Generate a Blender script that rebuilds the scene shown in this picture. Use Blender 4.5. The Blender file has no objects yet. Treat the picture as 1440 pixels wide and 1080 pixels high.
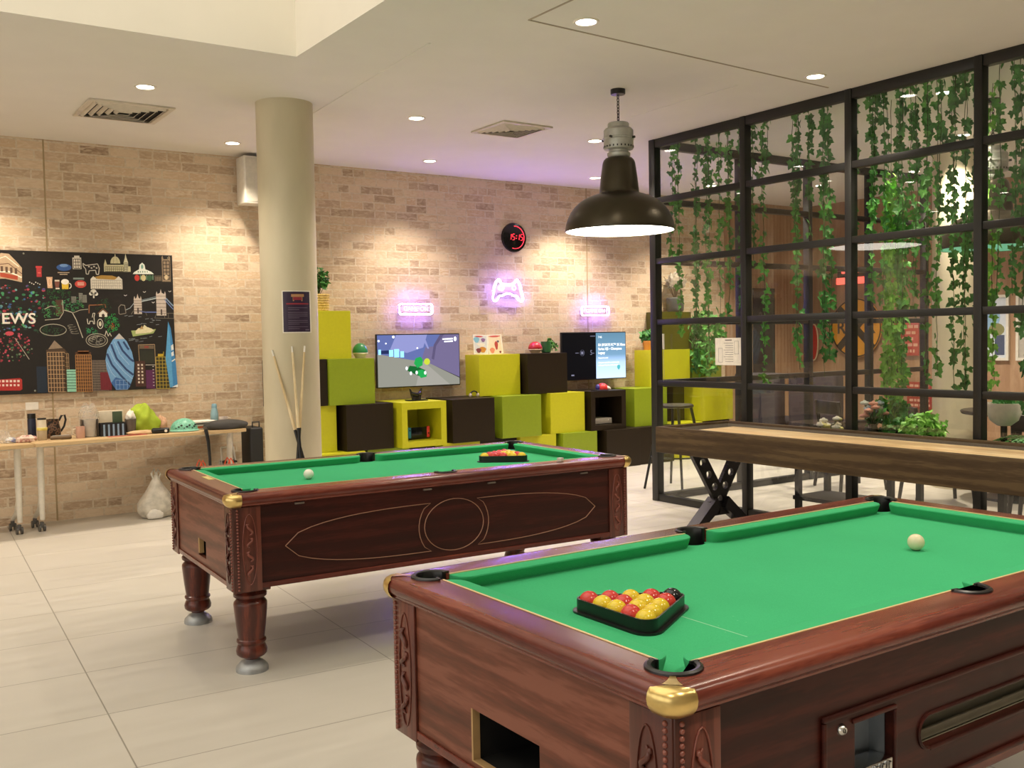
import bpy, bmesh, math, random
from mathutils import Vector, Matrix, Euler

PI = math.pi
random.seed(7)
SC = bpy.context.scene
COL = SC.collection

# ------------------------------------------------------------------ camera, world, exposure
CAM_H = 1.403
cam_data = bpy.data.cameras.new('camera')
cam_data.sensor_width = 36.0
cam_data.lens = 36.0 * 1397.0 / 1440.0
cam_data.clip_start = 0.05
cam = bpy.data.objects.new('camera', cam_data)
COL.objects.link(cam)
YAW, PITCH, ROLL = 0.5979, 0.0445, -0.0178
_f = Vector((math.sin(YAW) * math.cos(PITCH), math.cos(YAW) * math.cos(PITCH), -math.sin(PITCH)))
_r = Vector((math.cos(YAW), -math.sin(YAW), 0))
_u = _r.cross(_f)
_R = math.cos(ROLL) * _r + math.sin(ROLL) * _u
_U = -math.sin(ROLL) * _r + math.cos(ROLL) * _u
cam.matrix_world = Matrix(((_R.x, _U.x, -_f.x, 0), (_R.y, _U.y, -_f.y, 0), (_R.z, _U.z, -_f.z, CAM_H), (0, 0, 0, 1)))
SC.camera = cam

world = bpy.data.worlds.new('world')
SC.world = world
world.use_nodes = True
world.node_tree.nodes['Background'].inputs[0].default_value = (1.0, 0.9, 0.78, 1)
world.node_tree.nodes['Background'].inputs[1].default_value = 0.05

SC.view_settings.view_transform = 'Standard'
SC.view_settings.look = 'None'
SC.view_settings.gamma = 1.0
SC.view_settings.use_curve_mapping = False
SC.view_settings.exposure = 0.6

# light levels used below
SKYLIGHT = 1.35          # daylight panel on top of the ceiling well
SPOT_W = 34.0           # each recessed ceiling downlight
FILL_WINDOW = 1.35            # unseen windows added in the left wall to brighten the ceiling
NEON = 95.0

# room measures (metres): x runs along the brick wall, y towards it
WALL_Y = 8.72
CEIL = 3.07
GLASS_X = 5.81
BROWN_X = 10.6

# ------------------------------------------------------------------ helpers
def lin(h):
    h = h.lstrip('#')
    out = []
    for i in (0, 2, 4):
        c = int(h[i:i + 2], 16) / 255.0
        out.append(c / 12.92 if c <= 0.04045 else ((c + 0.055) / 1.055) ** 2.4)
    return (*out, 1.0)

def new_mat(name):
    m = bpy.data.materials.new(name)
    m.use_nodes = True
    nt = m.node_tree
    return m, nt, nt.nodes['Principled BSDF']

def nd(nt, t, **kw):
    n = nt.nodes.new(t)
    for k, v in kw.items():
        setattr(n, k, v)
    return n

def coords(nt, scale=(1, 1, 1), kind='Object', rot=(0, 0, 0)):
    tc = nd(nt, 'ShaderNodeTexCoord')
    mp = nd(nt, 'ShaderNodeMapping')
    mp.inputs['Scale'].default_value = scale
    mp.inputs['Rotation'].default_value = rot
    nt.links.new(tc.outputs[kind], mp.inputs[0])
    return mp.outputs[0]

def ramp(nt, stops, src, mode='LINEAR'):
    r = nd(nt, 'ShaderNodeValToRGB')
    r.color_ramp.interpolation = mode
    el = r.color_ramp.elements
    while len(el) > 1:
        el.remove(el[-1])
    el[0].position = stops[0][0]
    el[0].color = stops[0][1]
    for p, c in stops[1:]:
        e = el.new(p)
        e.color = c
    nt.links.new(src, r.inputs[0])
    return r.outputs[0]

_cache = {}
def mat(name, hexc, rough=0.5, metal=0.0, var=0.06, scale=30.0, bump=0.0, spec=0.5):
    """a plain material with a little procedural variation"""
    if name in _cache:
        return _cache[name]
    m, nt, b = new_mat(name)
    c = lin(hexc)
    no = nd(nt, 'ShaderNodeTexNoise')
    no.inputs['Scale'].default_value = scale
    no.inputs['Detail'].default_value = 3
    nt.links.new(coords(nt), no.inputs['Vector'])
    lo = tuple(max(0, x * (1 - var)) for x in c[:3]) + (1,)
    hi = tuple(min(1, x * (1 + var)) for x in c[:3]) + (1,)
    nt.links.new(ramp(nt, [(0.3, lo), (0.7, hi)], no.outputs[0]), b.inputs['Base Color'])
    b.inputs['Roughness'].default_value = rough
    b.inputs['Metallic'].default_value = metal
    b.inputs['Specular IOR Level'].default_value = spec
    if bump:
        bp = nd(nt, 'ShaderNodeBump')
        bp.inputs['Strength'].default_value = bump
        bp.inputs['Distance'].default_value = 0.01
        nt.links.new(no.outputs[0], bp.inputs['Height'])
        nt.links.new(bp.outputs[0], b.inputs['Normal'])
    _cache[name] = m
    return m

def emit(name, rgb, strength, base=(0.004, 0.004, 0.004, 1)):
    if name in _cache:
        return _cache[name]
    m, nt, b = new_mat(name)
    b.inputs['Base Color'].default_value = base
    b.inputs['Emission Color'].default_value = (*rgb[:3], 1)
    b.inputs['Emission Strength'].default_value = strength
    b.inputs['Specular IOR Level'].default_value = 0.06
    b.inputs['Roughness'].default_value = 0.4
    _cache[name] = m
    return m

class MB:
    """collects shapes into one bmesh; build() links them as ONE mesh object"""
    def __init__(self):
        self.bm = bmesh.new()
        self.mi = 0
    def _mark(self, n0):
        self.bm.faces.ensure_lookup_table()
        for f in self.bm.faces[n0:]:
            f.material_index = self.mi
    def box(self, x0, x1, y0, y1, z0, z1, bev=0.0, M=None, seg=2):
        n0 = len(self.bm.faces)
        mtx = Matrix.Translation(((x0 + x1) / 2, (y0 + y1) / 2, (z0 + z1) / 2)) @ Matrix.Diagonal((abs(x1 - x0), abs(y1 - y0), abs(z1 - z0), 1))
        tmp = bmesh.new()
        bmesh.ops.create_cube(tmp, size=1.0, matrix=mtx)
        if bev > 0:
            bmesh.ops.bevel(tmp, geom=tmp.edges[:], offset=bev, segments=seg, affect='EDGES', profile=0.5)
        if M is not None:
            bmesh.ops.transform(tmp, matrix=M, verts=tmp.verts)
        self.add(tmp)
        return self
    def add(self, tmp):
        n0 = len(self.bm.faces)
        me = bpy.data.meshes.new('tmp')
        tmp.to_mesh(me)
        tmp.free()
        self.bm.from_mesh(me)
        bpy.data.meshes.remove(me)
        self._mark(n0)
    def lathe(self, prof, n=24, M=None, a0=0.0, a1=2 * PI):
        """prof = [(r, z)...] turned about z"""
        tmp = bmesh.new()
        full = abs(a1 - a0 - 2 * PI) < 1e-6
        cnt = n if full else n + 1
        rings = []
        for r, z in prof:
            if r < 1e-6:
                rings.append([tmp.verts.new((0, 0, z))])
            else:
                rings.append([tmp.verts.new((r * math.cos(a0 + (a1 - a0) * i / n), r * math.sin(a0 + (a1 - a0) * i / n), z)) for i in range(cnt)])
        for A, B in zip(rings, rings[1:]):
            for i in range(n):
                j = (i + 1) % cnt
                if len(A) == 1 and len(B) == 1:
                    continue
                if len(A) == 1:
                    tmp.faces.new((A[0], B[j], B[i]))
                elif len(B) == 1:
                    tmp.faces.new((A[i], A[j], B[0]))
                else:
                    tmp.faces.new((A[i], A[j], B[j], B[i]))
        bmesh.ops.recalc_face_normals(tmp, faces=tmp.faces)
        if M is not None:
            bmesh.ops.transform(tmp, matrix=M, verts=tmp.verts)
        self.add(tmp)
        return self
    def cyl(self, p0, p1, r0, r1=None, n=16):
        r1 = r0 if r1 is None else r1
        p0, p1 = Vector(p0), Vector(p1)
        d = p1 - p0
        M = Matrix.Translation(p0) @ d.to_track_quat('Z', 'Y').to_matrix().to_4x4()
        L = d.length
        return self.lathe([(0, 0), (r0, 0), (r1, L), (0, L)], n, M)
    def tube(self, pts, r, n=8, closed=False, flat=1.0):
        """a tube along a polyline; r may be a list"""
        tmp = bmesh.new()
        pts = [Vector(p) for p in pts]
        N = len(pts)
        rings = []
        ref = None
        for i, p in enumerate(pts):
            a = pts[(i - 1) % N] if (closed or i > 0) else pts[i]
            b = pts[(i + 1) % N] if (closed or i < N - 1) else pts[i]
            t = (b - a)
            if t.length < 1e-9:
                t = Vector((0, 0, 1))
            t.normalize()
            if ref is None:
                ref = Vector((0, 0, 1)) if abs(t.z) < 0.9 else Vector((1, 0, 0))
            s = t.cross(ref)
            if s.length < 1e-5:
                s = t.orthogonal()
            s.normalize()
            up = s.cross(t).normalized()
            ref = up
            rr = r[i] if isinstance(r, (list, tuple)) else r
            rings.append([tmp.verts.new(p + s * (rr * math.cos(2 * PI * k / n)) + up * (rr * flat * math.sin(2 * PI * k / n))) for k in range(n)])
        M = N if closed else N - 1
        for i in range(M):
            A, B = rings[i], rings[(i + 1) % N]
            for k in range(n):
                tmp.faces.new((A[k], A[(k + 1) % n], B[(k + 1) % n], B[k]))
        if not closed:
            tmp.faces.new(rings[0][::-1])
            tmp.faces.new(rings[-1])
        bmesh.ops.recalc_face_normals(tmp, faces=tmp.faces)
        self.add(tmp)
        return self
    def prism(self, outline, h, M=None):
        """outline in xy, extruded from z=0 to z=h"""
        tmp = bmesh.new()
        vs = [tmp.verts.new((x, y, 0)) for x, y in outline]
        f = tmp.faces.new(vs)
        if h:
            ex = bmesh.ops.extrude_face_region(tmp, geom=[f])
            bmesh.ops.translate(tmp, vec=(0, 0, h), verts=[v for v in ex['geom'] if isinstance(v, bmesh.types.BMVert)])
            bmesh.ops.recalc_face_normals(tmp, faces=tmp.faces)
        bmesh.ops.triangulate(tmp, faces=[f for f in tmp.faces if len(f.verts) > 4])
        if M is not None:
            bmesh.ops.transform(tmp, matrix=M, verts=tmp.verts)
        self.add(tmp)
        return self
    def ball(self, c, r, seg=16, ring=10, sc=(1, 1, 1), M=None):
        tmp = bmesh.new()
        bmesh.ops.create_uvsphere(tmp, u_segments=seg, v_segments=ring, radius=r)
        bmesh.ops.transform(tmp, matrix=Matrix.Translation(c) @ (M if M is not None else Matrix()) @ Matrix.Diagonal((*sc, 1)), verts=tmp.verts)
        self.add(tmp)
        return self
    def poly(self, pts):
        tmp = bmesh.new()
        tmp.faces.new([tmp.verts.new(p) for p in pts])
        self.add(tmp)
        return self
    def text(self, s, size, M, ext=0.001, sx=1.0, align='CENTER', bold=0.0):
        cu = bpy.data.curves.new('t', 'FONT')
        cu.body = s
        cu.size = size
        cu.extrude = ext
        cu.offset = bold
        cu.align_x = align
        cu.align_y = 'CENTER'
        cu.resolution_u = 3
        o = bpy.data.objects.new('t', cu)
        COL.objects.link(o)
        dg = bpy.context.evaluated_depsgraph_get()
        me = bpy.data.meshes.new_from_object(o.evaluated_get(dg))
        tmp = bmesh.new()
        tmp.from_mesh(me)
        bmesh.ops.transform(tmp, matrix=M @ Matrix.Diagonal((sx, 1, 1, 1)), verts=tmp.verts)
        bpy.data.objects.remove(o)
        bpy.data.curves.remove(cu)
        bpy.data.meshes.remove(me)
        self.add(tmp)
        return self
    def build(self, name, mats, parent=None, smooth=35, loc=None, rot=None):
        me = bpy.data.meshes.new(name)
        if smooth:
            for f in self.bm.faces:
                f.smooth = True
            for e in self.bm.edges:
                if len(e.link_faces) == 2:
                    e.smooth = e.calc_face_angle(0) < math.radians(smooth)
                else:
                    e.smooth = False
        self.bm.to_mesh(me)
        self.bm.free()
        for m in (mats if isinstance(mats, (list, tuple)) else [mats]):
            me.materials.append(m)
        o = bpy.data.objects.new(name, me)
        COL.objects.link(o)
        if parent is not None:
            o.parent = parent
        if loc is not None:
            o.location = loc
        if rot is not None:
            o.rotation_euler = rot
        return o

def tag(o, label, cat, group=None, kind=None):
    o['label'] = label
    o['category'] = cat
    if group:
        o['group'] = group
    if kind:
        o['kind'] = kind
    return o

def thing(name, label, cat, loc=(0, 0, 0), rz=0.0, group=None):
    o = bpy.data.objects.new(name, None)
    o.empty_display_size = 0.1
    COL.objects.link(o)
    o.location = loc
    o.rotation_euler = (0, 0, rz)
    return tag(o, label, cat, group)

def struct(o):
    o['kind'] = 'structure'
    return o

def copy_tree(root, loc, rz, label, group=None):
    """a copy of a thing with copies of its parts and sub-parts"""
    def cp(o, parent):
        c = o.copy()
        COL.objects.link(c)
        if parent is not None:
            c.parent = parent
        for ch in list(o.children):
            cp(ch, c)
        return c
    r = cp(root, None)
    r.location = loc
    r.rotation_euler = (0, 0, rz)
    r['label'] = label
    if group:
        r['group'] = group
    return r

FACE_S = Matrix.Rotation(PI / 2, 4, 'X')                                   # drawing plane facing -y (the brick wall)
FACE_W = Matrix(((0, 0, -1, 0), (-1, 0, 0, 0), (0, 1, 0, 0), (0, 0, 0, 1)))  # drawing plane facing -x (glass, far wall)
def at(x, y, z, base=None):
    return Matrix.Translation((x, y, z)) @ (base if base is not None else Matrix())

# ------------------------------------------------------------------ procedural materials of the room and the large things
def bl(h):
    return tuple(min(1.0, v * 1.16) for v in lin(h)[:3]) + (1.0,)
def mat_brick():
    m, nt, b = new_mat('brick')
    L = nt.links.new
    tc = nd(nt, 'ShaderNodeTexCoord')
    wob = nd(nt, 'ShaderNodeTexNoise'); wob.inputs['Scale'].default_value = 9.0; wob.inputs['Detail'].default_value = 3
    L(tc.outputs['Object'], wob.inputs['Vector'])
    sep = nd(nt, 'ShaderNodeSeparateXYZ'); L(tc.outputs['Object'], sep.inputs[0])
    sepn = nd(nt, 'ShaderNodeSeparateXYZ'); L(wob.outputs['Color'], sepn.inputs[0])
    def mth(op, a, c=None, d=None):
        n = nd(nt, 'ShaderNodeMath', operation=op)
        for i, v in enumerate((a, c, d)):
            if v is None:
                continue
            if isinstance(v, (int, float)):
                n.inputs[i].default_value = v
            else:
                L(v, n.inputs[i])
        return n.outputs[0]
    z = mth('MULTIPLY_ADD', sepn.outputs[2], 0.012, sep.outputs[2])
    x = mth('MULTIPLY_ADD', sepn.outputs[0], 0.016, sep.outputs[0])
    zr = mth('DIVIDE', z, 0.0765)
    row = mth('FLOOR', zr)
    fz = mth('FRACT', zr)
    wn0 = nd(nt, 'ShaderNodeTexWhiteNoise', noise_dimensions='1D'); L(row, wn0.inputs['W'])
    off = mth('MULTIPLY', row, 0.5)
    off = mth('MULTIPLY_ADD', wn0.outputs['Value'], 0.3, off)
    xr = mth('DIVIDE', x, 0.232)
    xr = mth('ADD', xr, off)
    colm = mth('FLOOR', xr)
    fx = mth('FRACT', xr)
    comb = nd(nt, 'ShaderNodeCombineXYZ'); L(colm, comb.inputs[0]); L(row, comb.inputs[1])
    wn = nd(nt, 'ShaderNodeTexWhiteNoise', noise_dimensions='2D'); L(comb.outputs[0], wn.inputs['Vector'])
    half = mth('GREATER_THAN', mth('FRACT', mth('MULTIPLY', wn.outputs['Value'], 17.3)), 0.72)   # some bricks are laid as two headers
    fx2 = mth('FRACT', mth('MULTIPLY', fx, 2.0))
    sel = nd(nt, 'ShaderNodeMix', data_type='FLOAT'); L(half, sel.inputs[0]); L(fx, sel.inputs[2]); L(fx2, sel.inputs[3])
    hw = mth('MULTIPLY_ADD', half, 0.04, 0.028)
    inx = mth('MULTIPLY', mth('GREATER_THAN', sel.outputs[0], hw), mth('LESS_THAN', sel.outputs[0], mth('SUBTRACT', 1.0, hw)))
    inz = mth('MULTIPLY', mth('GREATER_THAN', fz, 0.09), mth('LESS_THAN', fz, 0.91))
    face = mth('MULTIPLY', inx, inz)
    hx = mth('MULTIPLY', half, mth('GREATER_THAN', fx, 0.5))
    comb2 = nd(nt, 'ShaderNodeCombineXYZ'); L(colm, comb2.inputs[0]); L(row, comb2.inputs[1]); L(hx, comb2.inputs[2])
    wn2 = nd(nt, 'ShaderNodeTexWhiteNoise', noise_dimensions='3D'); L(comb2.outputs[0], wn2.inputs['Vector'])
    big = nd(nt, 'ShaderNodeTexNoise'); big.inputs['Scale'].default_value = 1.1; L(tc.outputs['Object'], big.inputs['Vector'])
    fine = nd(nt, 'ShaderNodeTexNoise'); fine.inputs['Scale'].default_value = 38; fine.inputs['Detail'].default_value = 5; L(tc.outputs['Object'], fine.inputs['Vector'])
    smear = nd(nt, 'ShaderNodeTexNoise'); smear.inputs['Scale'].default_value = 14; smear.inputs['Detail'].default_value = 4; smear.inputs['Distortion'].default_value = 1.2
    L(coords(nt, (1, 1, 2.6)), smear.inputs['Vector'])
    val = mth('ADD', mth('MULTIPLY', wn2.outputs['Value'], 0.66), mth('MULTIPLY', smear.outputs[0], 0.48))
    val = mth('ADD', val, mth('MULTIPLY_ADD', big.outputs[0], 0.24, -0.22))
    brick = ramp(nt, [(0.0, bl('7d6957')), (0.07, bl('937c66')), (0.16, bl('a68f77')), (0.32, bl('b59d83')), (0.48, bl('c2ab90')), (0.62, bl('ccb89e')), (0.76, bl('bda283')), (0.88, bl('d3c1a8')), (1.0, bl('ddd0ba'))], val)
    mortar = ramp(nt, [(0.3, bl('b7a68f')), (0.7, bl('cdbfa8'))], fine.outputs[0])
    mx = nd(nt, 'ShaderNodeMix', data_type='RGBA'); L(face, mx.inputs[0]); L(mortar, mx.inputs[6]); L(brick, mx.inputs[7])
    # lime wash smeared over the faces
    lw = nd(nt, 'ShaderNodeMix', data_type='RGBA')
    lwf = ramp(nt, [(0.48, (0, 0, 0, 1)), (0.75, (0.75, 0.75, 0.75, 1))], smear.outputs[0])
    L(lwf, lw.inputs[0]); L(mx.outputs[2], lw.inputs[6]); lw.inputs[7].default_value = bl('c8b79e')
    L(lw.outputs[2], b.inputs['Base Color'])
    b.inputs['Roughness'].default_value = 0.9
    hgt = mth('ADD', mth('MULTIPLY', face, 0.6), mth('MULTIPLY', fine.outputs[0], 0.5))
    bp = nd(nt, 'ShaderNodeBump'); bp.inputs['Strength'].default_value = 0.5; bp.inputs['Distance'].default_value = 0.012
    L(hgt, bp.inputs['Height']); L(bp.outputs[0], b.inputs['Normal'])
    return m

def mat_tile():
    m, nt, b = new_mat('floor_tile')
    L = nt.links.new
    tc = nd(nt, 'ShaderNodeTexCoord')
    mp = nd(nt, 'ShaderNodeMapping')
    mp.inputs['Rotation'].default_value = (0, 0, math.radians(3.2))
    mp.inputs['Location'].default_value = (-0.588, -0.019, 0)
    L(tc.outputs['Object'], mp.inputs[0])
    br = nd(nt, 'ShaderNodeTexBrick')
    br.offset = 0.0; br.offset_frequency = 2; br.squash = 1.0
    br.inputs['Color1'].default_value = lin('c6c0b5'); br.inputs['Color2'].default_value = lin('c1bbb0'); br.inputs['Mortar'].default_value = lin('8f897e')
    br.inputs['Scale'].default_value = 1.0
    br.inputs['Mortar Size'].default_value = 0.0028
    br.inputs['Mortar Smooth'].default_value = 0.1
    br.inputs['Brick Width'].default_value = 1.17
    br.inputs['Row Height'].default_value = 0.571
    L(mp.outputs[0], br.inputs['Vector'])
    st = nd(nt, 'ShaderNodeTexNoise'); st.inputs['Scale'].default_value = 1.0; st.inputs['Detail'].default_value = 6
    L(coords(nt, (2.0, 14.0, 1.0)), st.inputs['Vector'])
    mx = nd(nt, 'ShaderNodeMix', data_type='RGBA', blend_type='MULTIPLY'); mx.inputs[0].default_value = 1.0
    L(br.outputs['Color'], mx.inputs[6])
    L(ramp(nt, [(0.3, (0.93, 0.925, 0.92, 1)), (0.7, (1, 1, 1, 1))], st.outputs[0]), mx.inputs[7])
    L(mx.outputs[2], b.inputs['Base Color'])
    L(ramp(nt, [(0.3, (0.34,) * 3 + (1,)), (0.7, (0.5,) * 3 + (1,))], st.outputs[0]), b.inputs['Roughness'])
    bp = nd(nt, 'ShaderNodeBump'); bp.inputs['Strength'].default_value = 0.15; bp.inputs['Distance'].default_value = 0.004; bp.invert = True
    L(br.outputs['Fac'], bp.inputs['Height']); L(bp.outputs[0], b.inputs['Normal'])
    return m

def mat_wood(name, dark, mid, light, axis='x', rough=0.27, ring=7.0, coat=0.15, spec=0.4):
    m, nt, b = new_mat(name)
    L = nt.links.new
    sc = {'x': (0.9, 9, 9), 'y': (9, 0.9, 9), 'z': (9, 9, 0.9)}[axis]
    v = coords(nt, sc)
    n1 = nd(nt, 'ShaderNodeTexNoise'); n1.inputs['Scale'].default_value = 1.2; n1.inputs['Detail'].default_value = 5; n1.inputs['Distortion'].default_value = 0.6
    L(v, n1.inputs['Vector'])
    wv = nd(nt, 'ShaderNodeTexWave', wave_type='BANDS', bands_direction={'x': 'Z', 'y': 'Z', 'z': 'X'}[axis])
    wv.inputs['Scale'].default_value = 0.55; wv.inputs['Distortion'].default_value = ring; wv.inputs['Detail'].default_value = 3; wv.inputs['Detail Scale'].default_value = 1.2
    L(v, wv.inputs['Vector'])
    fi = nd(nt, 'ShaderNodeTexNoise'); fi.inputs['Scale'].default_value = 14; fi.inputs['Detail'].default_value = 4
    L(v, fi.inputs['Vector'])
    a = nd(nt, 'ShaderNodeMath', operation='MULTIPLY_ADD'); L(wv.outputs['Fac'], a.inputs[0]); a.inputs[1].default_value = 0.22; L(n1.outputs[0], a.inputs[2])
    c = nd(nt, 'ShaderNodeMath', operation='MULTIPLY_ADD'); L(fi.outputs[0], c.inputs[0]); c.inputs[1].default_value = 0.5; L(a.outputs[0], c.inputs[2])
    L(ramp(nt, [(0.5, lin(dark)), (0.86, lin(mid)), (1.15, lin(light))], c.outputs[0]), b.inputs['Base Color'])
    b.inputs['Roughness'].default_value = rough
    b.inputs['Coat Weight'].default_value = coat
    b.inputs['Specular IOR Level'].default_value = spec
    b.inputs['Coat Roughness'].default_value = 0.18
    return m

def mat_felt():
    m, nt, b = new_mat('green_felt')
    L = nt.links.new
    n1 = nd(nt, 'ShaderNodeTexNoise'); n1.inputs['Scale'].default_value = 420; n1.inputs['Detail'].default_value = 2
    L(coords(nt), n1.inputs['Vector'])
    n2 = nd(nt, 'ShaderNodeTexNoise'); n2.inputs['Scale'].default_value = 3; n2.inputs['Detail'].default_value = 5
    L(coords(nt), n2.inputs['Vector'])
    sp = nd(nt, 'ShaderNodeTexVoronoi'); sp.inputs['Scale'].default_value = 34
    L(coords(nt), sp.inputs['Vector'])
    spk = ramp(nt, [(0.0, (1, 1, 1, 1)), (0.045, (1, 1, 1, 1)), (0.07, (0, 0, 0, 1))], sp.outputs['Distance'])
    base = ramp(nt, [(0.3, lin('3aa56d')), (0.7, lin('42b077'))], n1.outputs[0])
    mx = nd(nt, 'ShaderNodeMix', data_type='RGBA', blend_type='MULTIPLY'); mx.inputs[0].default_value = 1.0
    L(base, mx.inputs[6]); L(ramp(nt, [(0.3, (0.92, 0.92, 0.92, 1)), (0.7, (1, 1, 1, 1))], n2.outputs[0]), mx.inputs[7])
    mk = nd(nt, 'ShaderNodeMath', operation='MULTIPLY'); L(spk, mk.inputs[0])
    L(ramp(nt, [(0.52, (0, 0, 0, 1)), (0.62, (0.35, 0.35, 0.35, 1))], n2.outputs[0]), mk.inputs[1])
    m2 = nd(nt, 'ShaderNodeMix', data_type='RGBA'); L(mk.outputs[0], m2.inputs[0]); L(mx.outputs[2], m2.inputs[6]); m2.inputs[7].default_value = lin('9fd0ae')
    L(m2.outputs[2], b.inputs['Base Color'])
    b.inputs['Roughness'].default_value = 0.95
    b.inputs['Specular IOR Level'].default_value = 0.15
    return m

def mat_concrete():
    m, nt, b = new_mat('column_concrete')
    L = nt.links.new
    n1 = nd(nt, 'ShaderNodeTexNoise'); n1.inputs['Scale'].default_value = 3; n1.inputs['Detail'].default_value = 8
    L(coords(nt, (1, 1, 0.35)), n1.inputs['Vector'])
    n2 = nd(nt, 'ShaderNodeTexNoise'); n2.inputs['Scale'].default_value = 60; n2.inputs['Detail'].default_value = 4
    L(coords(nt), n2.inputs['Vector'])
    L(ramp(nt, [(0.25, lin('bfb497')), (0.5, lin('cfc4a8')), (0.75, lin('d9d0b7'))], n1.outputs[0]), b.inputs['Base Color'])
    b.inputs['Roughness'].default_value = 0.6
    bp = nd(nt, 'ShaderNodeBump'); bp.inputs['Strength'].default_value = 0.1; bp.inputs['Distance'].default_value = 0.004
    L(n2.outputs[0], bp.inputs['Height']); L(bp.outputs[0], b.inputs['Normal'])
    return m

def mat_glass(name='pane_glass', tint=(0.93, 0.95, 0.93)):
    m, nt, b = new_mat(name)
    L = nt.links.new
    nt.nodes.remove(b)
    out = [n for n in nt.nodes if n.type == 'OUTPUT_MATERIAL'][0]
    tr = nd(nt, 'ShaderNodeBsdfTransparent'); tr.inputs[0].default_value = (*tint, 1)
    gl = nd(nt, 'ShaderNodeBsdfGlossy'); gl.inputs['Roughness'].default_value = 0.0
    ge = nd(nt, 'ShaderNodeNewGeometry')
    dt = nd(nt, 'ShaderNodeVectorMath', operation='DOT_PRODUCT'); L(ge.outputs['Incoming'], dt.inputs[0]); L(ge.outputs['Normal'], dt.inputs[1])
    ab = nd(nt, 'ShaderNodeMath', operation='ABSOLUTE'); L(dt.outputs['Value'], ab.inputs[0])
    om = nd(nt, 'ShaderNodeMath', operation='SUBTRACT'); om.inputs[0].default_value = 1.0; L(ab.outputs[0], om.inputs[1])
    p5 = nd(nt, 'ShaderNodeMath', operation='POWER'); L(om.outputs[0], p5.inputs[0]); p5.inputs[1].default_value = 5.0
    k = nd(nt, 'ShaderNodeMath', operation='MULTIPLY_ADD'); L(p5.outputs[0], k.inputs[0]); k.inputs[1].default_value = 0.92; k.inputs[2].default_value = 0.075; k.use_clamp = True
    mx = nd(nt, 'ShaderNodeMixShader'); L(k.outputs[0], mx.inputs[0]); L(tr.outputs[0], mx.inputs[1]); L(gl.outputs[0], mx.inputs[2])
    L(mx.outputs[0], out.inputs[0])
    return m

def mat_leaf(name, a, bcol):
    m, nt, b = new_mat(name)
    L = nt.links.new
    n1 = nd(nt, 'ShaderNodeTexNoise'); n1.inputs['Scale'].default_value = 11; n1.inputs['Detail'].default_value = 2
    L(coords(nt), n1.inputs['Vector'])
    L(ramp(nt, [(0.35, lin(a)), (0.65, lin(bcol))], n1.outputs[0]), b.inputs['Base Color'])
    b.inputs['Roughness'].default_value = 0.5
    b.inputs['Transmission Weight'].default_value = 0.0
    b.inputs['Subsurface Weight'].default_value = 0.0
    return m

BRICK = mat_brick()
TILE = mat_tile()
FELT = mat_felt()
CONCRETE = mat_concrete()
GLASS = mat_glass()
MAHOG_X = mat_wood('mahogany_along', '451c15', '652b20', '7c3d2d', 'x')
MAHOG_Y = mat_wood('mahogany_across', '451c15', '652b20', '7c3d2d', 'y')
PANEL_X = mat_wood('shaded_mahogany_along', '220b07', '331009', '421810', 'x', rough=0.42, ring=9, coat=0.0, spec=0.3)  # same wood as the ends, darkened for long sides that get less light
PANEL_Y = mat_wood('lit_mahogany_across', '442315', '663625', '7a4837', 'y', rough=0.42, ring=11, coat=0.0, spec=0.35)  # same wood, coloured lighter for the better lit end panels
LEGWOOD = mat_wood('turned_leg_wood', '331510', '4f2118', '6a3020', 'z', rough=0.3)
WALNUT = mat_wood('weathered_walnut', '35281a', '473825', '574730', 'y', rough=0.55, coat=0.0, spec=0.2)
PALEWOOD = mat_wood('pale_playfield', 'c29f6f', 'd8b98a', 'e3cba0', 'y', rough=0.35)
OAKTOP = mat_wood('pale_oak_laminate', 'b3966c', 'c6aa7f', 'd2b98f', 'x', rough=0.45, ring=4, coat=0.0)
BROWNWALL = mat_wood('brown_timber_panel', '9c7a5e', 'ab8a6e', 'b8997c', 'z', rough=0.6, ring=5, coat=0.0, spec=0.2)
PAINT = mat('ceiling_paint', 'e2ded6', 0.9, var=0.015, scale=4)
WELLPAINT = mat('well_paint', 'e6dfd0', 0.9, var=0.015, scale=4)
BRASS = mat('brushed_brass', 'dcc07c', 0.28, 1.0, var=0.12, scale=25)
BLACKPL = mat('black_plastic', '121212', 0.35)
BLACKMT = mat('black_steel', '1c1b19', 0.45, 0.0, scale=12)
CHROME = mat('chrome', 'c9c9c6', 0.16, 1.0)
GREYMET = mat('cast_grey_metal', 'a3a5a6', 0.5, 0.6, var=0.12)
WHITEPL = mat('white_plastic', 'e2ddd2', 0.45)
PAPER = mat('white_paper', 'e8e2d6', 0.8)
GOLDTRIM = mat('cream_trim', 'd6c08a', 0.4)
LIME = mat('lime_laminate', 'bfbd1d', 0.42, var=0.03, scale=40)
GREEN = mat('olive_green_laminate', '85981b', 0.42, var=0.03, scale=40)
DARKBOX = mat('espresso_laminate', '261d11', 0.45, var=0.06, scale=40, spec=0.25)
STEEL_W = mat('white_steel', 'd8d2c4', 0.4)

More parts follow.
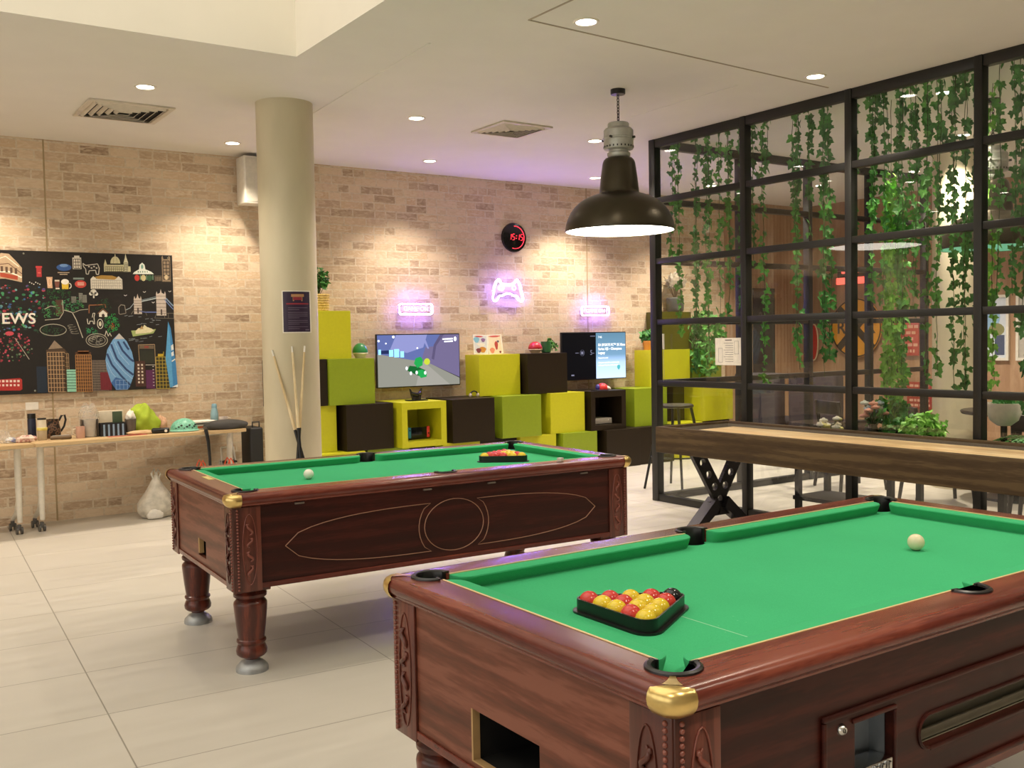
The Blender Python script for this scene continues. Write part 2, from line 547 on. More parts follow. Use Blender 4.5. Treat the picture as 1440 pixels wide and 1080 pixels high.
# ------------------------------------------------------------------ room shell
X0, Y0 = -3.6, -3.2
WX0, WX1, WY0, WY1 = -2.6, 2.29, 1.0, 5.53      # ceiling well opening
struct(MB().box(X0 - .15, BROWN_X + .15, Y0 - .15, WALL_Y + .2, -.15, 0).build('floor', TILE, smooth=0))
c = MB()
c.box(X0 - .15, WX0 - .1, Y0 - .15, WALL_Y + .2, CEIL, CEIL + .12)
c.box(WX1 + .1, BROWN_X + .15, Y0 - .15, WALL_Y + .2, CEIL, CEIL + .12)
c.box(WX0 - .1, WX1 + .1, Y0 - .15, WY0 - .1, CEIL, CEIL + .12)
c.box(WX0 - .1, WX1 + .1, WY1 + .1, WALL_Y + .2, CEIL, CEIL + .12)
z_ = CEIL + .0005      # thin soffit under the well walls, same paint as the ceiling
c.box(WX0 - .1, WX1 + .1, WY1, WY1 + .1, CEIL, z_); c.box(WX0 - .1, WX1 + .1, WY0 - .1, WY0, CEIL, z_)
c.box(WX0 - .1, WX0, WY0, WY1, CEIL, z_); c.box(WX1, WX1 + .1, WY0, WY1, CEIL, z_)
struct(c.build('ceiling', PAINT, smooth=0))
w = MB()
TOPZ = 4.7
w.box(WX0 - .1, WX1 + .1, WY1, WY1 + .1, CEIL + .0005, TOPZ)
w.box(WX0 - .1, WX1 + .1, WY0 - .1, WY0, CEIL + .0005, TOPZ)
w.box(WX0 - .1, WX0, WY0, WY1, CEIL + .0005, TOPZ)
w.box(WX1, WX1 + .1, WY0, WY1, CEIL + .0005, TOPZ)
struct(w.build('wall_lightwell', WELLPAINT, smooth=0))
struct(MB().box(WX0 - .1, WX1 + .1, WY0 - .1, WY1 + .1, TOPZ, TOPZ + .05).build('window_1', emit('skylight_pane', (1.0, 0.93, 0.80), SKYLIGHT), smooth=0))
struct(MB().box(X0, 9.15, WALL_Y, WALL_Y + .2, 0, CEIL).build('wall_back', BRICK, smooth=0))
struct(MB().box(9.15, BROWN_X, WALL_Y - .03, WALL_Y + .2, 0, CEIL).build('wall_back_timber', BROWNWALL, smooth=0))
struct(MB().box(BROWN_X, BROWN_X + .15, Y0, WALL_Y, 0, CEIL).build('wall_right', BROWNWALL, smooth=0))
struct(MB().box(X0 - .15, X0, Y0, WALL_Y, 0, CEIL).build('wall_left', PAINT, smooth=0))
FILL_PANE = emit('fill_window_pane', (1.0, 0.95, 0.87), FILL_WINDOW)  # unseen panes and frames added to lift the ceiling with daylight
for k in range(3):
    ya = -2.6 + k * 3.05
    struct(MB().box(X0 + .002, X0 + .012, ya, ya + 2.75, .55, 2.75).build('window_%d' % (k + 2), FILL_PANE, smooth=0))
    fr_ = MB()
    for a, b_, c_, d in ((ya - .05, ya, .5, 2.8), (ya + 2.75, ya + 2.80, .5, 2.8), (ya, ya + 2.75, 2.75, 2.8), (ya, ya + 2.75, .5, .55), (ya + 1.35, ya + 1.4, .55, 2.75)):
        fr_.box(X0, X0 + .05, a, b_, c_, d)
    struct(fr_.build('trim_window_%d' % (k + 2), BLACKMT, smooth=0))
struct(MB().box(X0, BROWN_X, Y0 - .15, Y0, 0, CEIL).build('wall_front', PAINT, smooth=0))
# movement joint running down the brickwork
for i, (jx, z0, z1) in enumerate(((1.445, 0.0, 3.07), (6.98, 0.0, 3.07))):
    struct(MB().box(jx - .006, jx + .006, WALL_Y - .003, WALL_Y + .02, z0, z1).build('trim_%d' % (i + 1), mat('joint_mastic', 'a8936f', 0.8), smooth=0))
# plasterboard joints and access panel lines on the ceiling
JOINT = mat('ceiling_joint', 'ab9f8e', 0.9)
lines = [((3.065, 4.285), (5.63, 4.40)), ((3.065, 4.285), (3.08, 3.2)), ((5.04, 4.67), (5.04, 5.75)), ((2.945, 6.85), (2.82, 4.9))]
for i, (a, b_) in enumerate(lines):
    a = Vector((*a, CEIL)); b_ = Vector((*b_, CEIL)); d = (b_ - a); ang = math.atan2(d.y, d.x)
    M = Matrix.Translation((a + b_) / 2) @ Matrix.Rotation(ang, 4, 'Z')
    struct(MB().box(-d.length / 2, d.length / 2, -.006, .006, -.003, .01, M=M).build('trim_%d' % (i + 3), JOINT if i < 2 else PAINT, smooth=0))

# round concrete columns
COLX, COLY, COLR = 2.655, 6.655, 0.195
struct(MB().lathe([(COLR, 0), (COLR, CEIL)], 64).build('trim_column_front', CONCRETE, loc=(COLX, COLY, 0)))
struct(MB().lathe([(COLR, 0), (COLR, CEIL)], 64).build('trim_column_room', CONCRETE, loc=(8.35, 5.15, 0)))

# ------------------------------------------------------------------ recessed downlights
LENS = emit('downlight_lens', (1.0, 0.93, 0.8), 14.0)
RING = mat('downlight_ring', 'e4ddcf', 0.4)
def make_downlight():
    t = thing('ceiling_downlight', '', 'ceiling light')
    MB().lathe([(.052, 0), (.055, -.006), (.066, -.006), (.07, 0), (.052, 0)], 32).build('trim_ring', RING, t)
    MB().lathe([(0, -.002), (.052, -.002)], 32).build('lens', LENS, t)
    return t
dl0 = make_downlight()
DL = [
 (1.72, 6.65, 'round recessed ceiling light just in front of the left air vent'),
 (2.79, 8.14, 'round recessed ceiling light close to the wall speaker, left of the column'),
 (3.66, 6.58, 'round recessed ceiling light right of the column, left of the small air vent'),
 (4.62, 8.07, 'round recessed ceiling light near the brick wall, between column and small vent'),
 (5.38, 6.59, 'round recessed ceiling light behind the upper left of the hanging pendant'),
 (6.61, 8.10, 'round recessed ceiling light left of the pendant shade, lowest in the violet glow'),
 (3.34, 4.15, 'round recessed ceiling light at the top photo edge by the ceiling joints'),
 (5.31, 4.25, 'round recessed ceiling light just outside the black glazed partition'),
 (6.46, 4.07, 'bright recessed ceiling light seen through the top of the third glazed bay'),
 (7.35, 6.62, 'recessed ceiling light seen through the glass above the return frame'),
 (8.1, 7.9, 'recessed ceiling light deep behind the second glazed bay near the brick wall'),
 (9.2, 7.3, 'recessed ceiling light far behind the second glazed bay near its right post'),
 (9.3, 6.2, 'recessed ceiling light far behind the third glazed bay, left one'),
 (9.0, 5.6, 'recessed ceiling light far behind the third glazed bay beside the ivy'),
 (7.98, 4.86, 'recessed ceiling light close to the concrete column inside the glazed room'),
 (8.6, 3.2, 'recessed ceiling light inside the glazed room towards the picture wall'),
 (0.9, 8.1, 'recessed ceiling light above the black mural, outside the photo'),
 (-0.1, 6.6, 'recessed ceiling light left of the vent, outside the photo'),
 (-1.0, 8.1, 'recessed ceiling light far left by the brick wall, outside the photo'),
 (3.34, 2.1, 'recessed ceiling light over the near pool table, far half'),
 (5.31, 2.1, 'recessed ceiling light over the shuffleboard, outside the photo'),
 (3.34, 0.1, 'recessed ceiling light behind the near pool table, right'),
 (1.6, 0.1, 'recessed ceiling light behind the near pool table, left'),
 (-0.3, 0.1, 'recessed ceiling light behind the viewpoint'),
 (5.31, 0.1, 'recessed ceiling light at the near end of the glass wall'),
 (6.9, 1.8, 'recessed ceiling light inside the glazed room, near end'),
]
for i, (x, y, lab) in enumerate(DL):
    t = dl0 if i == 0 else copy_tree(dl0, (0, 0, 0), 0, lab)
    t.location = (x, y, CEIL)
    t['label'] = lab
    t['group'] = 'recessed ceiling lights'
    ld = bpy.data.lights.new('downlight_lamp', 'SPOT')
    ld.energy = SPOT_W * (1.45 if y > 7.8 else 1.0 if y > 3 else 0.8) * (1.8 if x > GLASS_X else 1.0)
    ld.color = (1.0, 0.87, 0.70)
    ld.spot_size = math.radians(112)
    ld.spot_blend = 0.7
    ld.shadow_soft_size = 0.05
    lo = bpy.data.objects.new('downlight_lamp', ld)
    COL.objects.link(lo)
    lo.parent = t
    lo.location = (0, 0, -.03)
    if 'column inside' in lab:
        ld.energy *= 2.2

# air vents
VENTDARK = mat('vent_shadow', '2a2622', 0.8)
VENTW = mat('vent_metal', 'cfc5b4', 0.5)
def vent(loc, rz, sx, sy, label):
    t = thing('air_vent', label, 'air vent', loc, rz, 'ceiling air vents')
    f = MB()
    for a, b_ in ((sx, sy),):
        f.box(-a, a, -b_, -b_ + .035, -.014, 0, .004); f.box(-a, a, b_ - .035, b_, -.014, 0, .004)
        f.box(-a, -a + .035, -b_ + .035, b_ - .035, -.014, 0, .004); f.box(a - .035, a, -b_ + .035, b_ - .035, -.014, 0, .004)
    f.build('frame', VENTW, t)
    MB().box(-sx + .03, sx - .03, -sy + .03, sy - .03, -.003, -.001).build('backing', VENTDARK, t)
    for k in range(5):                       # nested square blades of a four way diffuser
        q = (k + .6) / 5.4
        a, b_ = (sx - .035) * (1 - q) + .012, (sy - .035) * (1 - q) + .012
        m = MB()
        for s in (-1, 1):
            M = Matrix.Translation((0, s * b_, -.012)) @ Matrix.Rotation(s * .75, 4, 'X')
            m.box(-a, a, -.014, .014, -.0015, .0015, M=M)
            M = Matrix.Translation((s * a, 0, -.012)) @ Matrix.Rotation(-s * .75, 4, 'Y')
            m.box(-.014, .014, -b_, b_, -.0015, .0015, M=M)
        m.build('blade', VENTW, t)
    return t
vent((1.76, 7.41, CEIL), 0, .285, .285, 'square white louvred air vent on the ceiling left of the column')
vent((4.50, 6.55, CEIL), 0, .235, .235, 'smaller louvred air vent on the purple lit ceiling left of the pendant')

# ------------------------------------------------------------------ glazed partition
FRAME = BLACKMT
ZS = [0.03, 0.50, 1.013, 1.53, 2.045, 2.555, 3.035]
def partition(name, label, pos, horizontal_axis, fixed):
    t = thing(name, label, 'glass partition', (0, 0, 0), 0, None)
    def put(nm, a0, a1, d, z0, z1, m, bev=.004):
        if horizontal_axis == 'y':
            o = MB().box(fixed - d, fixed + d, a0, a1, z0, z1, bev).build(nm, m, t)
        else:
            o = MB().box(a0, a1, fixed - d, fixed + d, z0, z1, bev).build(nm, m, t)
        return o
    for i, p in enumerate(pos):
        hw = .036 if i == 0 else .027
        put('post', p - hw, p + hw, .036, 0.0, CEIL, FRAME)
    for a, b_ in zip(pos, pos[1:]):
        a, b_ = min(a, b_) + .027, max(a, b_) - .027
        for z in ZS:
            h = .035 if z > 3 else (.03 if z < .1 else .024)
            put('rail', a, b_, .03, z - h, z + h, FRAME)
        for z0, z1 in zip(ZS, ZS[1:]):
            if horizontal_axis == 'y':
                g = MB().poly([(fixed, a, z0 + .02), (fixed, b_, z0 + .02), (fixed, b_, z1 - .02), (fixed, a, z1 - .02)])
            else:
                g = MB().poly([(a, fixed, z0 + .02), (b_, fixed, z0 + .02), (b_, fixed, z1 - .02), (a, fixed, z1 - .02)])
            o = g.build('glass_pane', GLASS, t, smooth=0)
            o['label'] = 'clear glass pane'
    return t
partition('glazed_partition', 'black steel framed glass partition with square panes beside the shuffleboard', [6.325, 5.31, 4.355, 3.42, 2.47, 1.52], 'y', GLASS_X)
partition('glazed_partition', 'return wall of black framed glass behind the corner post, facing the brick wall', [6.85, 7.78, 8.72, 9.67], 'x', 6.325)
# first bay of the return runs to the shared corner post
# (posts listed above start one bay in, so add the bay that meets the corner)
ret = [o for o in COL.objects if o.name.startswith('glazed_partition')][-1]
for z in ZS:
    h = .035 if z > 3 else (.03 if z < .1 else .024)
    MB().box(GLASS_X + .036, 6.82, 6.295, 6.355, z - h, z + h, .004).build('rail', FRAME, ret)
for z0, z1 in zip(ZS, ZS[1:]):
    o = MB().poly([(GLASS_X + .03, 6.325, z0 + .02), (6.83, 6.325, z0 + .02), (6.83, 6.325, z1 - .02), (GLASS_X + .03, 6.325, z1 - .02)]).build('glass_pane', GLASS, ret, smooth=0)
    o['label'] = 'clear glass pane'

# notice taped on the glass
t = thing('notice_sheet', 'white printed notice sheet taped on the first glazed bay', 'notice', (GLASS_X - .0025, 5.495, 1.28))
MB().box(-.0012, .0012, -.142, .142, -.107, .107).build('sheet', PAPER, t, smooth=0)
INK = mat('grey_ink', '6b6660', 0.8)
m = MB()
for k in range(9):
    m.box(-.0018, -.0012, -.05, .035 if k % 3 else .05, .065 - k * .018, .068 - k * .018)
m.box(-.0018, -.0012, -.035, .035, .086, .094)
for (y, z, w_, h_) in ((.085, -.03, .022, .055), (-.085, .03, .022, .05)):
    m.box(-.0018, -.0012, y - w_, y + w_, z + h_, z + h_ + .002); m.box(-.0018, -.0012, y - w_, y + w_, z - h_, z - h_ + .002)
    m.box(-.0018, -.0012, y - w_, y - w_ + .002, z - h_, z + h_); m.box(-.0018, -.0012, y + w_ - .002, y + w_, z - h_, z + h_)
m.build('print', INK, t, smooth=0)
# white pen clip with cord, inside the corner
t = thing('hanging_pen', 'white pen hanging on a thin cord beside the corner post', 'pen', (GLASS_X - .045, 6.19, 1.0))
MB().tube([(0, 0, .30), (0, .002, .43)], .009).build('barrel', WHITEPL, t)
MB().tube([(0, 0, .30), (.0, .004, .2), (0, -.003, .1), (0, .004, 0.03)], .0022).build('cord', mat('grey_cord', '8b877e', 0.6), t)

# ------------------------------------------------------------------ pool tables (local: x along, y across, origin on the floor)
PL, PW = 1.07, 0.565          # half outer length / width of the rail top
GX, GY = 0.96, 0.455          # gold line (back of the cushions)
RAILZ, BEDZ, CABZ = 0.78, 0.742, 0.375
PR = 0.046                    # pocket radius
RAIL_PROF = [(.030, .780), (.017, .7785), (.008, .774), (.002, .766), (0, .756), (.002, .747), (.008, .740), (.014, .735), (.016, .729), (.026, .724), (.04, .722)]

def rail_side(t, axis, s):
    """one rail; axis 'x' = long side at y = s*PW, 'y' = short side at x = s*PL"""
    HL, HW, GL, GW = (PL, PW, GX, GY) if axis == 'x' else (PW, PL, GY, GX)
    def P(a, b, z):     # a along the rail, b distance from table centre outwards
        return (a, s * b, z) if axis == 'x' else (s * b, a, z)
    m = MB()
    tmp = bmesh.new()
    off0 = RAIL_PROF[0][0]
    RC = .046             # rounded outer corner, capped in brass
    # pocket notch centre sits on the gold corner, pushed out a little
    px, pw = GL + .004, GW + .004
    def arc(cx, cw, r, a0, a1, n=8):
        return [(cx + r * math.cos(a0 + (a1 - a0) * i / n), cw + r * math.sin(a0 + (a1 - a0) * i / n)) for i in range(n + 1)]
    edge = [(-(HL - RC), math.radians(135 - 45 * i / 6)) for i in range(7)] + [(HL - RC, math.radians(90 - 45 * i / 6)) for i in range(7)]
    def epath(o):
        return [(c0 + (RC - o) * math.cos(th), HW - RC + (RC - o) * math.sin(th)) for c0, th in edge]
    pts = epath(off0)
    # right corner: from mitre to the gold line
    R = arc(px, pw, PR, math.radians(45), math.radians(185), 8)
    R = [(a, max(b_, GW)) for a, b_ in R if not (b_ < GW - 1e-6 and a > GL)]
    pts += R
    if axis == 'x':
        pts += [(.046, GW)] + arc(0, GW + .012, .046, 0, PI, 8) + [(-.046, GW)]
    pts += [(-a, b_) for a, b_ in reversed(R)]
    top = [tmp.verts.new(P(a, b_, RAILZ)) for a, b_ in pts]
    f = tmp.faces.new(top)
    low = [tmp.verts.new(P(a, b_, .70)) for a, b_ in pts]
    n = len(pts)
    for i in range(13, n):
        j = (i + 1) % n
        tmp.faces.new((top[i], top[j], low[j], low[i]))
    # moulded outer edge
    rows = []
    for o, z in RAIL_PROF:
        rows.append([tmp.verts.new(P(a_, b_, z)) for a_, b_ in epath(o)])
    for A, B in zip(rows, rows[1:]):
        for i in range(len(A) - 1):
            tmp.faces.new((A[i], A[i + 1], B[i + 1], B[i]))
    bmesh.ops.triangulate(tmp, faces=[f])
    bmesh.ops.remove_doubles(tmp, verts=tmp.verts, dist=1e-5)
    bmesh.ops.recalc_face_normals(tmp, faces=tmp.faces)
    m.add(tmp)
    m.build('rail', MAHOG_X if axis == 'x' else MAHOG_Y, t, smooth=30)

def cushion(t, axis, s, a0, a1):
    b0 = GY if axis == 'x' else GX
    prof = [(0, .779), (-.02, .7788), (-.046, .7785), (-.050, .7768), (-.051, .7735), (-.047, .766), (-.039, .752), (-.034, .7415), (0, .7415)]
    secs = [(0, .12), (.003, .38), (.010, .66), (.020, .85), (.034, .96), (.05, 1.0)]
    L = a1 - a0
    st = [(a0 + d, k) for d, k in secs] + [(a1 - d, k) for d, k in reversed(secs)]
    tmp = bmesh.new()
    rings = []
    for a, k in st:
        r = []
        for o, z in prof:
            b_ = b0 + o * k
            r.append(tmp.verts.new((a, s * b_, z) if axis == 'x' else (s * b_, a, z)))
        rings.append(r)
    n = len(prof)
    for A, B in zip(rings, rings[1:]):
        for i in range(n):
            tmp.faces.new((A[i], A[(i + 1) % n], B[(i + 1) % n], B[i]))
    tmp.faces.new(rings[0]); tmp.faces.new(rings[-1][::-1])
    bmesh.ops.recalc_face_normals(tmp, faces=tmp.faces)
    m = MB(); m.add(tmp); m.build('cushion', FELT, t, smooth=40)
    m = MB()
    if axis == 'x':
        m.box(a0, a1, s * b0 - .0025, s * b0 + .0025, .777, .7815)
    else:
        m.box(s * b0 - .0025, s * b0 + .0025, a0, a1, .777, .7815)
    m.build('trim_strip', GOLDTRIM, t, smooth=0)

def pocket(t, cx, cy, a0, a1, r):
    m = MB()
    M = Matrix.Translation((cx, cy, 0))
    m.lathe([(r - .012, .62), (r - .006, .742), (r - .006, .778), (r - .003, .785), (r + .004, .787), (r + .010, .784), (r + .011, .779), (r + .004, .70), (r - .002, .62)], 20, M, a0, a1)
    # closing ends of the ring
    for a in (a0, a1):
        c, s = math.cos(a), math.sin(a)
        m.box(-.011, .009, -.003, .003, .735, .786, M=M @ Matrix.Rotation(a, 4, 'Z') @ Matrix.Translation((r + .002, 0, 0)))
    m.lathe([(0, .63), (r - .008, .63)], 20, M)
    m.build('pocket', BLACKPL, t, smooth=40)

def corner_cap(t, sx, sy):
    """brass corner: wraps the rail edge and runs a tongue towards the pocket"""
    m = MB()
    tmp = bmesh.new()
    R = .046; e = .062; up = .0022
    path = []
    for k in range(3):
        path.append((PL + up, PW - e + (e - R) * k / 3, 0.0))
    for k in range(9):
        a = PI / 2 * k / 8
        path.append((PL - R + (R + up) * math.cos(a), PW - R + (R + up) * math.sin(a), a))
    for k in range(1, 4):
        path.append((PL - R - (e - R) * k / 3, PW + up, PI / 2))
    zz = [(0.060, .7816), (.024, .7816), (.015, .780), (.007, .7755), (.001, .767), (-.001, .756), (.001, .745), (.006, .736), (.013, .728), (.024, .722)]
    side_prof = [(.006, .7750), (.001, .767), (-.001, .756), (.001, .745), (.006, .736), (.013, .728), (.024, .722)]
    def zat(o):
        for (o0, z0), (o1, z1) in zip(zz, zz[1:5]):
            if o1 <= o <= o0:
                return z1 + (z0 - z1) * (o - o1) / max(1e-9, o0 - o1)
        return .7816
    rows = []
    mid = (len(path) - 1) / 2
    for i, (x, y, a) in enumerate(path):
        c, s_ = math.cos(a), math.sin(a)
        q = 1 - abs(i - mid) / mid
        om = .009 + .033 * q ** 1.5          # the top edge sweeps in towards the pocket on the diagonal
        offs = [om + (.006 - om) * k / 6 for k in range(6)]
        pr = [(o, zat(o)) for o in offs] + side_prof
        rows.append([tmp.verts.new((sx * (x - o * c), sy * (y - o * s_), z)) for o, z in pr])
    for A, B in zip(rows, rows[1:]):
        for i in range(len(A) - 1):
            tmp.faces.new((A[i], A[i + 1], B[i + 1], B[i]))
    # narrow tongue on the diagonal, up to the pocket ring
    d = Vector((-sx, -sy, 0)).normalized(); p = Vector((-sy, sx, 0)).normalized()
    corner = Vector((sx * PL, sy * PW, .7822))
    tipd = math.hypot(PL - GX - .004, PW - GY - .004) - PR - .006
    L_, R_ = [], []
    for k in range(7):
        q = k / 6
        dd, ww = .047 + (tipd - .047) * q, .0055 + .014 * (1 - q) ** 2.0
        L_.append(tmp.verts.new(corner + d * dd + p * ww)); R_.append(tmp.verts.new(corner + d * dd - p * ww))
    for k in range(6):
        tmp.faces.new((L_[k], L_[k + 1], R_[k + 1], R_[k]))
    bmesh.ops.recalc_face_normals(tmp, faces=tmp.faces)
    m.add(tmp)
    o = m.build('corner_cap', BRASS, t, smooth=50)
    o['label'] = 'brass corner cap'

LEG_PROF = [(0, .372), (.066, .372), (.066, .362), (.056, .358), (.062, .350), (.071, .338), (.070, .326), (.060, .318), (.056, .314), (.062, .309), (.070, .300), (.0715, .292), (.069, .26), (.063, .20), (.056, .148), (.056, .143), (.062, .138), (.063, .130), (.058, .123), (.056, .118), (.061, .108), (.066, .092), (.064, .076), (.054, .066), (.036, .060), (.03, .052), (0, .052)]
FOOT_PROF = [(0, .056), (.028, .056), (.034, .046), (.048, .040), (.058, .030), (.066, .022), (.069, .012), (.069, 0), (0, 0)]

def holed_panel(m, along, x0, x1, z0, z1, holes, face, depth):
    """panel in strips round rectangular holes; along 'x': lies in xz at y=face..face+depth; 'y': in yz"""
    def bx(a, b_, c_, d):
        if b_ - a < 1e-5 or d - c_ < 1e-5:
            return
        lo, hi = min(face, face + depth), max(face, face + depth)
        if along == 'x':
            m.box(a, b_, lo, hi, c_, d)
        else:
            m.box(lo, hi, a, b_, c_, d)
    cur = x0
    for hx0, hx1, hz0, hz1 in sorted(holes):
        bx(cur, hx0, z0, z1)
        bx(hx0, hx1, z0, hz0)
        bx(hx0, hx1, hz1, z1)
        cur = hx1
    bx(cur, x1, z0, z1)

CX, CY = PL - .035, PW - .033      # cabinet half sizes
CARVE = mat_wood('carved_corner_wood', '3a1c15', '55291f', '6d3a2d', 'z', rough=0.32, coat=.2)
BEADM = mat('bead_wood', '7a4438', 0.25)

def carved_plate(t, axis, s, c_end):
    """ornament plate next to a corner; axis 'x' = on the long side (y=s*CY) at the x=c_end*CX end"""
    def P(a, o, z):     # a = distance from the corner along the face, o = out of the face
        if axis == 'x':
            return (c_end * (CX - a), s * (CY + o), z)
        return (s * (CX + o), c_end * (CY - a), z)
    z0, z1 = CABZ - .012, .722
    m = MB()
    def bxx(a0, a1, o0, o1, c0, c1, bev=.002):
        p, q = Vector(P(a0, o0, c0)), Vector(P(a1, o1, c1))
        m.box(min(p.x, q.x), max(p.x, q.x), min(p.y, q.y), max(p.y, q.y), c0, c1, bev)
    bxx(-.004, .112, .0005, .008, z0, z1)
    plate = m.build('corner_plate', CARVE, t, smooth=30)
    # bead column
    m = MB()
    n = 26
    for k in range(n):
        z = z0 + .012 + (z1 - z0 - .024) * k / (n - 1)
        m.ball(P(.012, .009, z), .0058, 8, 6)
    m.build('beading', BEADM, plate, smooth=60)
    # oval border and leaf scrolls in relief
    m = MB()
    cz = (z0 + z1) / 2
    m.tube([P(.062 + .030 * math.cos(a), .009, cz + .150 * math.sin(a)) for a in [2 * PI * i / 28 for i in range(28)]], .0025, 6, closed=True)
    for k, (zz, h, fl) in enumerate(((.085, .052, 1), (.028, .040, -1), (-.03, .046, 1), (-.092, .05, -1))):
        pts = []
        for i in range(11):
            q = i / 10
            pts.append(P(.062 + fl * .011 * math.sin(q * 2 * PI) * (1.1 - .3 * q), .010 + .004 * math.sin(q * PI), cz + zz + h * (q - .5)))
        m.tube(pts, [.002 + .0045 * math.sin(PI * (i / 10) ** .8) for i in range(11)], 7)
        m.ball(P(.062 - fl * .010, .010, cz + zz + h * .36), .0065, 8, 6)
        m.ball(P(.062 + fl * .008, .010, cz + zz - h * .4), .0055, 8, 6)
    m.build('carving', BEADM if axis == 'x' else CARVE, plate, smooth=60)

def pool_table(label, loc, rz, near):
    t = thing('pool_table', label, 'pool table', loc, rz, 'pool tables')
    # playing bed, cut away at the six pockets
    tmp = bmesh.new()
    out = []
    def notch(cx, cy, a0, a1, r, n=8):
        return [(cx + r * math.cos(a0 + (a1 - a0) * i / n), cy + r * math.sin(a0 + (a1 - a0) * i / n)) for i in range(n + 1)]
    D = math.radians
    ex, ey = GX + .004, GY + .004
    out += notch(-ex, -ey, D(90), D(0), .044)
    out += notch(0, -(GY + .014), D(160), D(20), .040)
    out += notch(ex, -ey, D(180), D(90), .044)
    out += notch(ex, ey, D(270), D(180), .044)
    out += notch(0, GY + .014, D(-20), D(-160), .040)
    out += notch(-ex, ey, D(0), D(-90), .044)
    MB().prism(out, .03, Matrix.Translation((0, 0, BEDZ - .03))).build('playing_bed', FELT, t, smooth=0)
    for s in (-1, 1):
        rail_side(t, 'x', s); rail_side(t, 'y', s)
        cushion(t, 'x', s, -GX + .047, -.047); cushion(t, 'x', s, .047, GX - .047)
        cushion(t, 'y', s, -GY + .047, GY - .047)
    for sx in (-1, 1):
        for sy in (-1, 1):
            base = math.atan2(sy, sx)
            pocket(t, sx * ex, sy * ey, base - D(125), base + D(125), PR)
            corner_cap(t, sx, sy)
    for sy in (-1, 1):
        pocket(t, 0, sy * (GY + .012), (PI / 2 if sy > 0 else -PI / 2) - D(95), (PI / 2 if sy > 0 else -PI / 2) + D(95), .046)
    # cabinet
    z0, z1 = CABZ, .724
    th = .02
    holesF, holesL = [], []
    if near:
        holesF = [(-.522, -.392, .44, .592), (-.295, .31, .478, .548)]
        holesL = [(-.118, .158, .405, .532)]
    else:
        holesL = [(-.075, .055, .425, .505)]
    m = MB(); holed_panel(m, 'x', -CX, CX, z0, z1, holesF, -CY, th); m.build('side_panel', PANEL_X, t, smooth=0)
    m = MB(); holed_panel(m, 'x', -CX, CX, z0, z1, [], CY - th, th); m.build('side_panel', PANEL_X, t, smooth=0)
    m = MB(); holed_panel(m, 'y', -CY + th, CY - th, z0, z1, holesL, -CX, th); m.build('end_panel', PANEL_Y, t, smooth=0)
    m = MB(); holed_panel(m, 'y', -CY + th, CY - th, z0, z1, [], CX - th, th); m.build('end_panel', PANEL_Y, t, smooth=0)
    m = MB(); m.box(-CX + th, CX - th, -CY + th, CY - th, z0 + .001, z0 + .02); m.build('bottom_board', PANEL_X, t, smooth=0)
    m = MB()
    m.box(-CX + .11, CX - .11, -CY - .006, -CY, z0 - .004, z0 + .018, .002); m.box(-CX + .11, CX - .11, CY, CY + .006, z0 - .004, z0 + .018, .002)
    m.box(-CX - .006, -CX, -CY + .11, CY - .11, z0 - .004, z0 + .018, .002); m.box(CX, CX + .006, -CY + .11, CY - .11, z0 - .004, z0 + .018, .002)
    m.build('base_moulding', MAHOG_X, t, smooth=0)
    for sy in (-1, 1):
        for sx in (-1, 1):
            carved_plate(t, 'x', sy, sx)
            carved_plate(t, 'y', sx, sy)
    for sx in (-1, 1):
        for sy in (-1, 1):
            m = MB().lathe(LEG_PROF, 28)
            m.box(-.07, .07, -.07, .07, .355, CABZ + .002, .004)
            lg = m.build('leg', LEGWOOD, t, smooth=40, loc=(sx * (CX - .085), sy * (CY - .085), 0))
            MB().lathe(FOOT_PROF, 28).build('foot', GREYMET, lg, smooth=40)
    DARK = mat('dark_interior', '0d0c0b', 0.7)
    if near:
        RAW = mat('raw_plywood_edge', 'a8885a', 0.7)
        # ball return opening in the end panel
        m = MB()
        y0, y1, a0, a1 = -.118, .158, .405, .532
        x = -CX
        m.box(x + .018, x + .28, y0 - .004, y0, a0, a1); m.box(x + .018, x + .28, y1, y1 + .004, a0, a1)
        m.box(x + .018, x + .28, y0, y1, a0 - .004, a0); m.box(x + .018, x + .28, y0, y1, a1, a1 + .004); m.box(x + .28, x + .284, y0, y1, a0, a1)
        m.build('ball_return_box', DARK, t, smooth=0)
        m = MB(); m.box(x - .0005, x + .0195, y1 - .006, y1 + .0004, a0, a1); m.box(x - .0005, x + .0195, y0, y1 - .006, a0, a0 + .003)
        m.build('opening_edge', RAW, t, smooth=0)
        # service door frame on the long side
        y = -CY
        m = MB()
        fx0, fx1, fz0, fz1 = -.632, .64, .392, .628
        m.box(fx0, fx1, y - .010, y, fz1 - .012, fz1, .004); m.box(fx0, fx1, y - .010, y, fz0, fz0 + .012, .004)
        m.box(fx0, fx0 + .012, y - .010, y, fz0 + .012, fz1 - .012, .004); m.box(fx1 - .012, fx1, y - .010, y, fz0 + .012, fz1 - .012, .004)
        m.build('door_frame', PANEL_X, t, smooth=30)
        # coin mechanism
        cmx0, cmx1, cz0, cz1 = -.522, -.392, .44, .592
        m = MB()
        m.box(cmx0 - .004, cmx0, y + .018, y + .06, cz0, cz1); m.box(cmx1, cmx1 + .004, y + .018, y + .06, cz0, cz1)
        m.box(cmx0, cmx1, y + .06, y + .064, cz0, cz1); m.box(cmx0, cmx1, y + .018, y + .06, cz1, cz1 + .004); m.box(cmx0, cmx1, y + .018, y + .06, cz0 - .004, cz0)
        cm = m.build('coin_mechanism', mat('blued_steel', '8d949b', 0.35, 0.6), t, smooth=0)
        m = MB()
        m.box(cmx0 + .004, cmx1 - .004, y - .004, y + .05, cz0 + .002, cz0 + .05, .003)
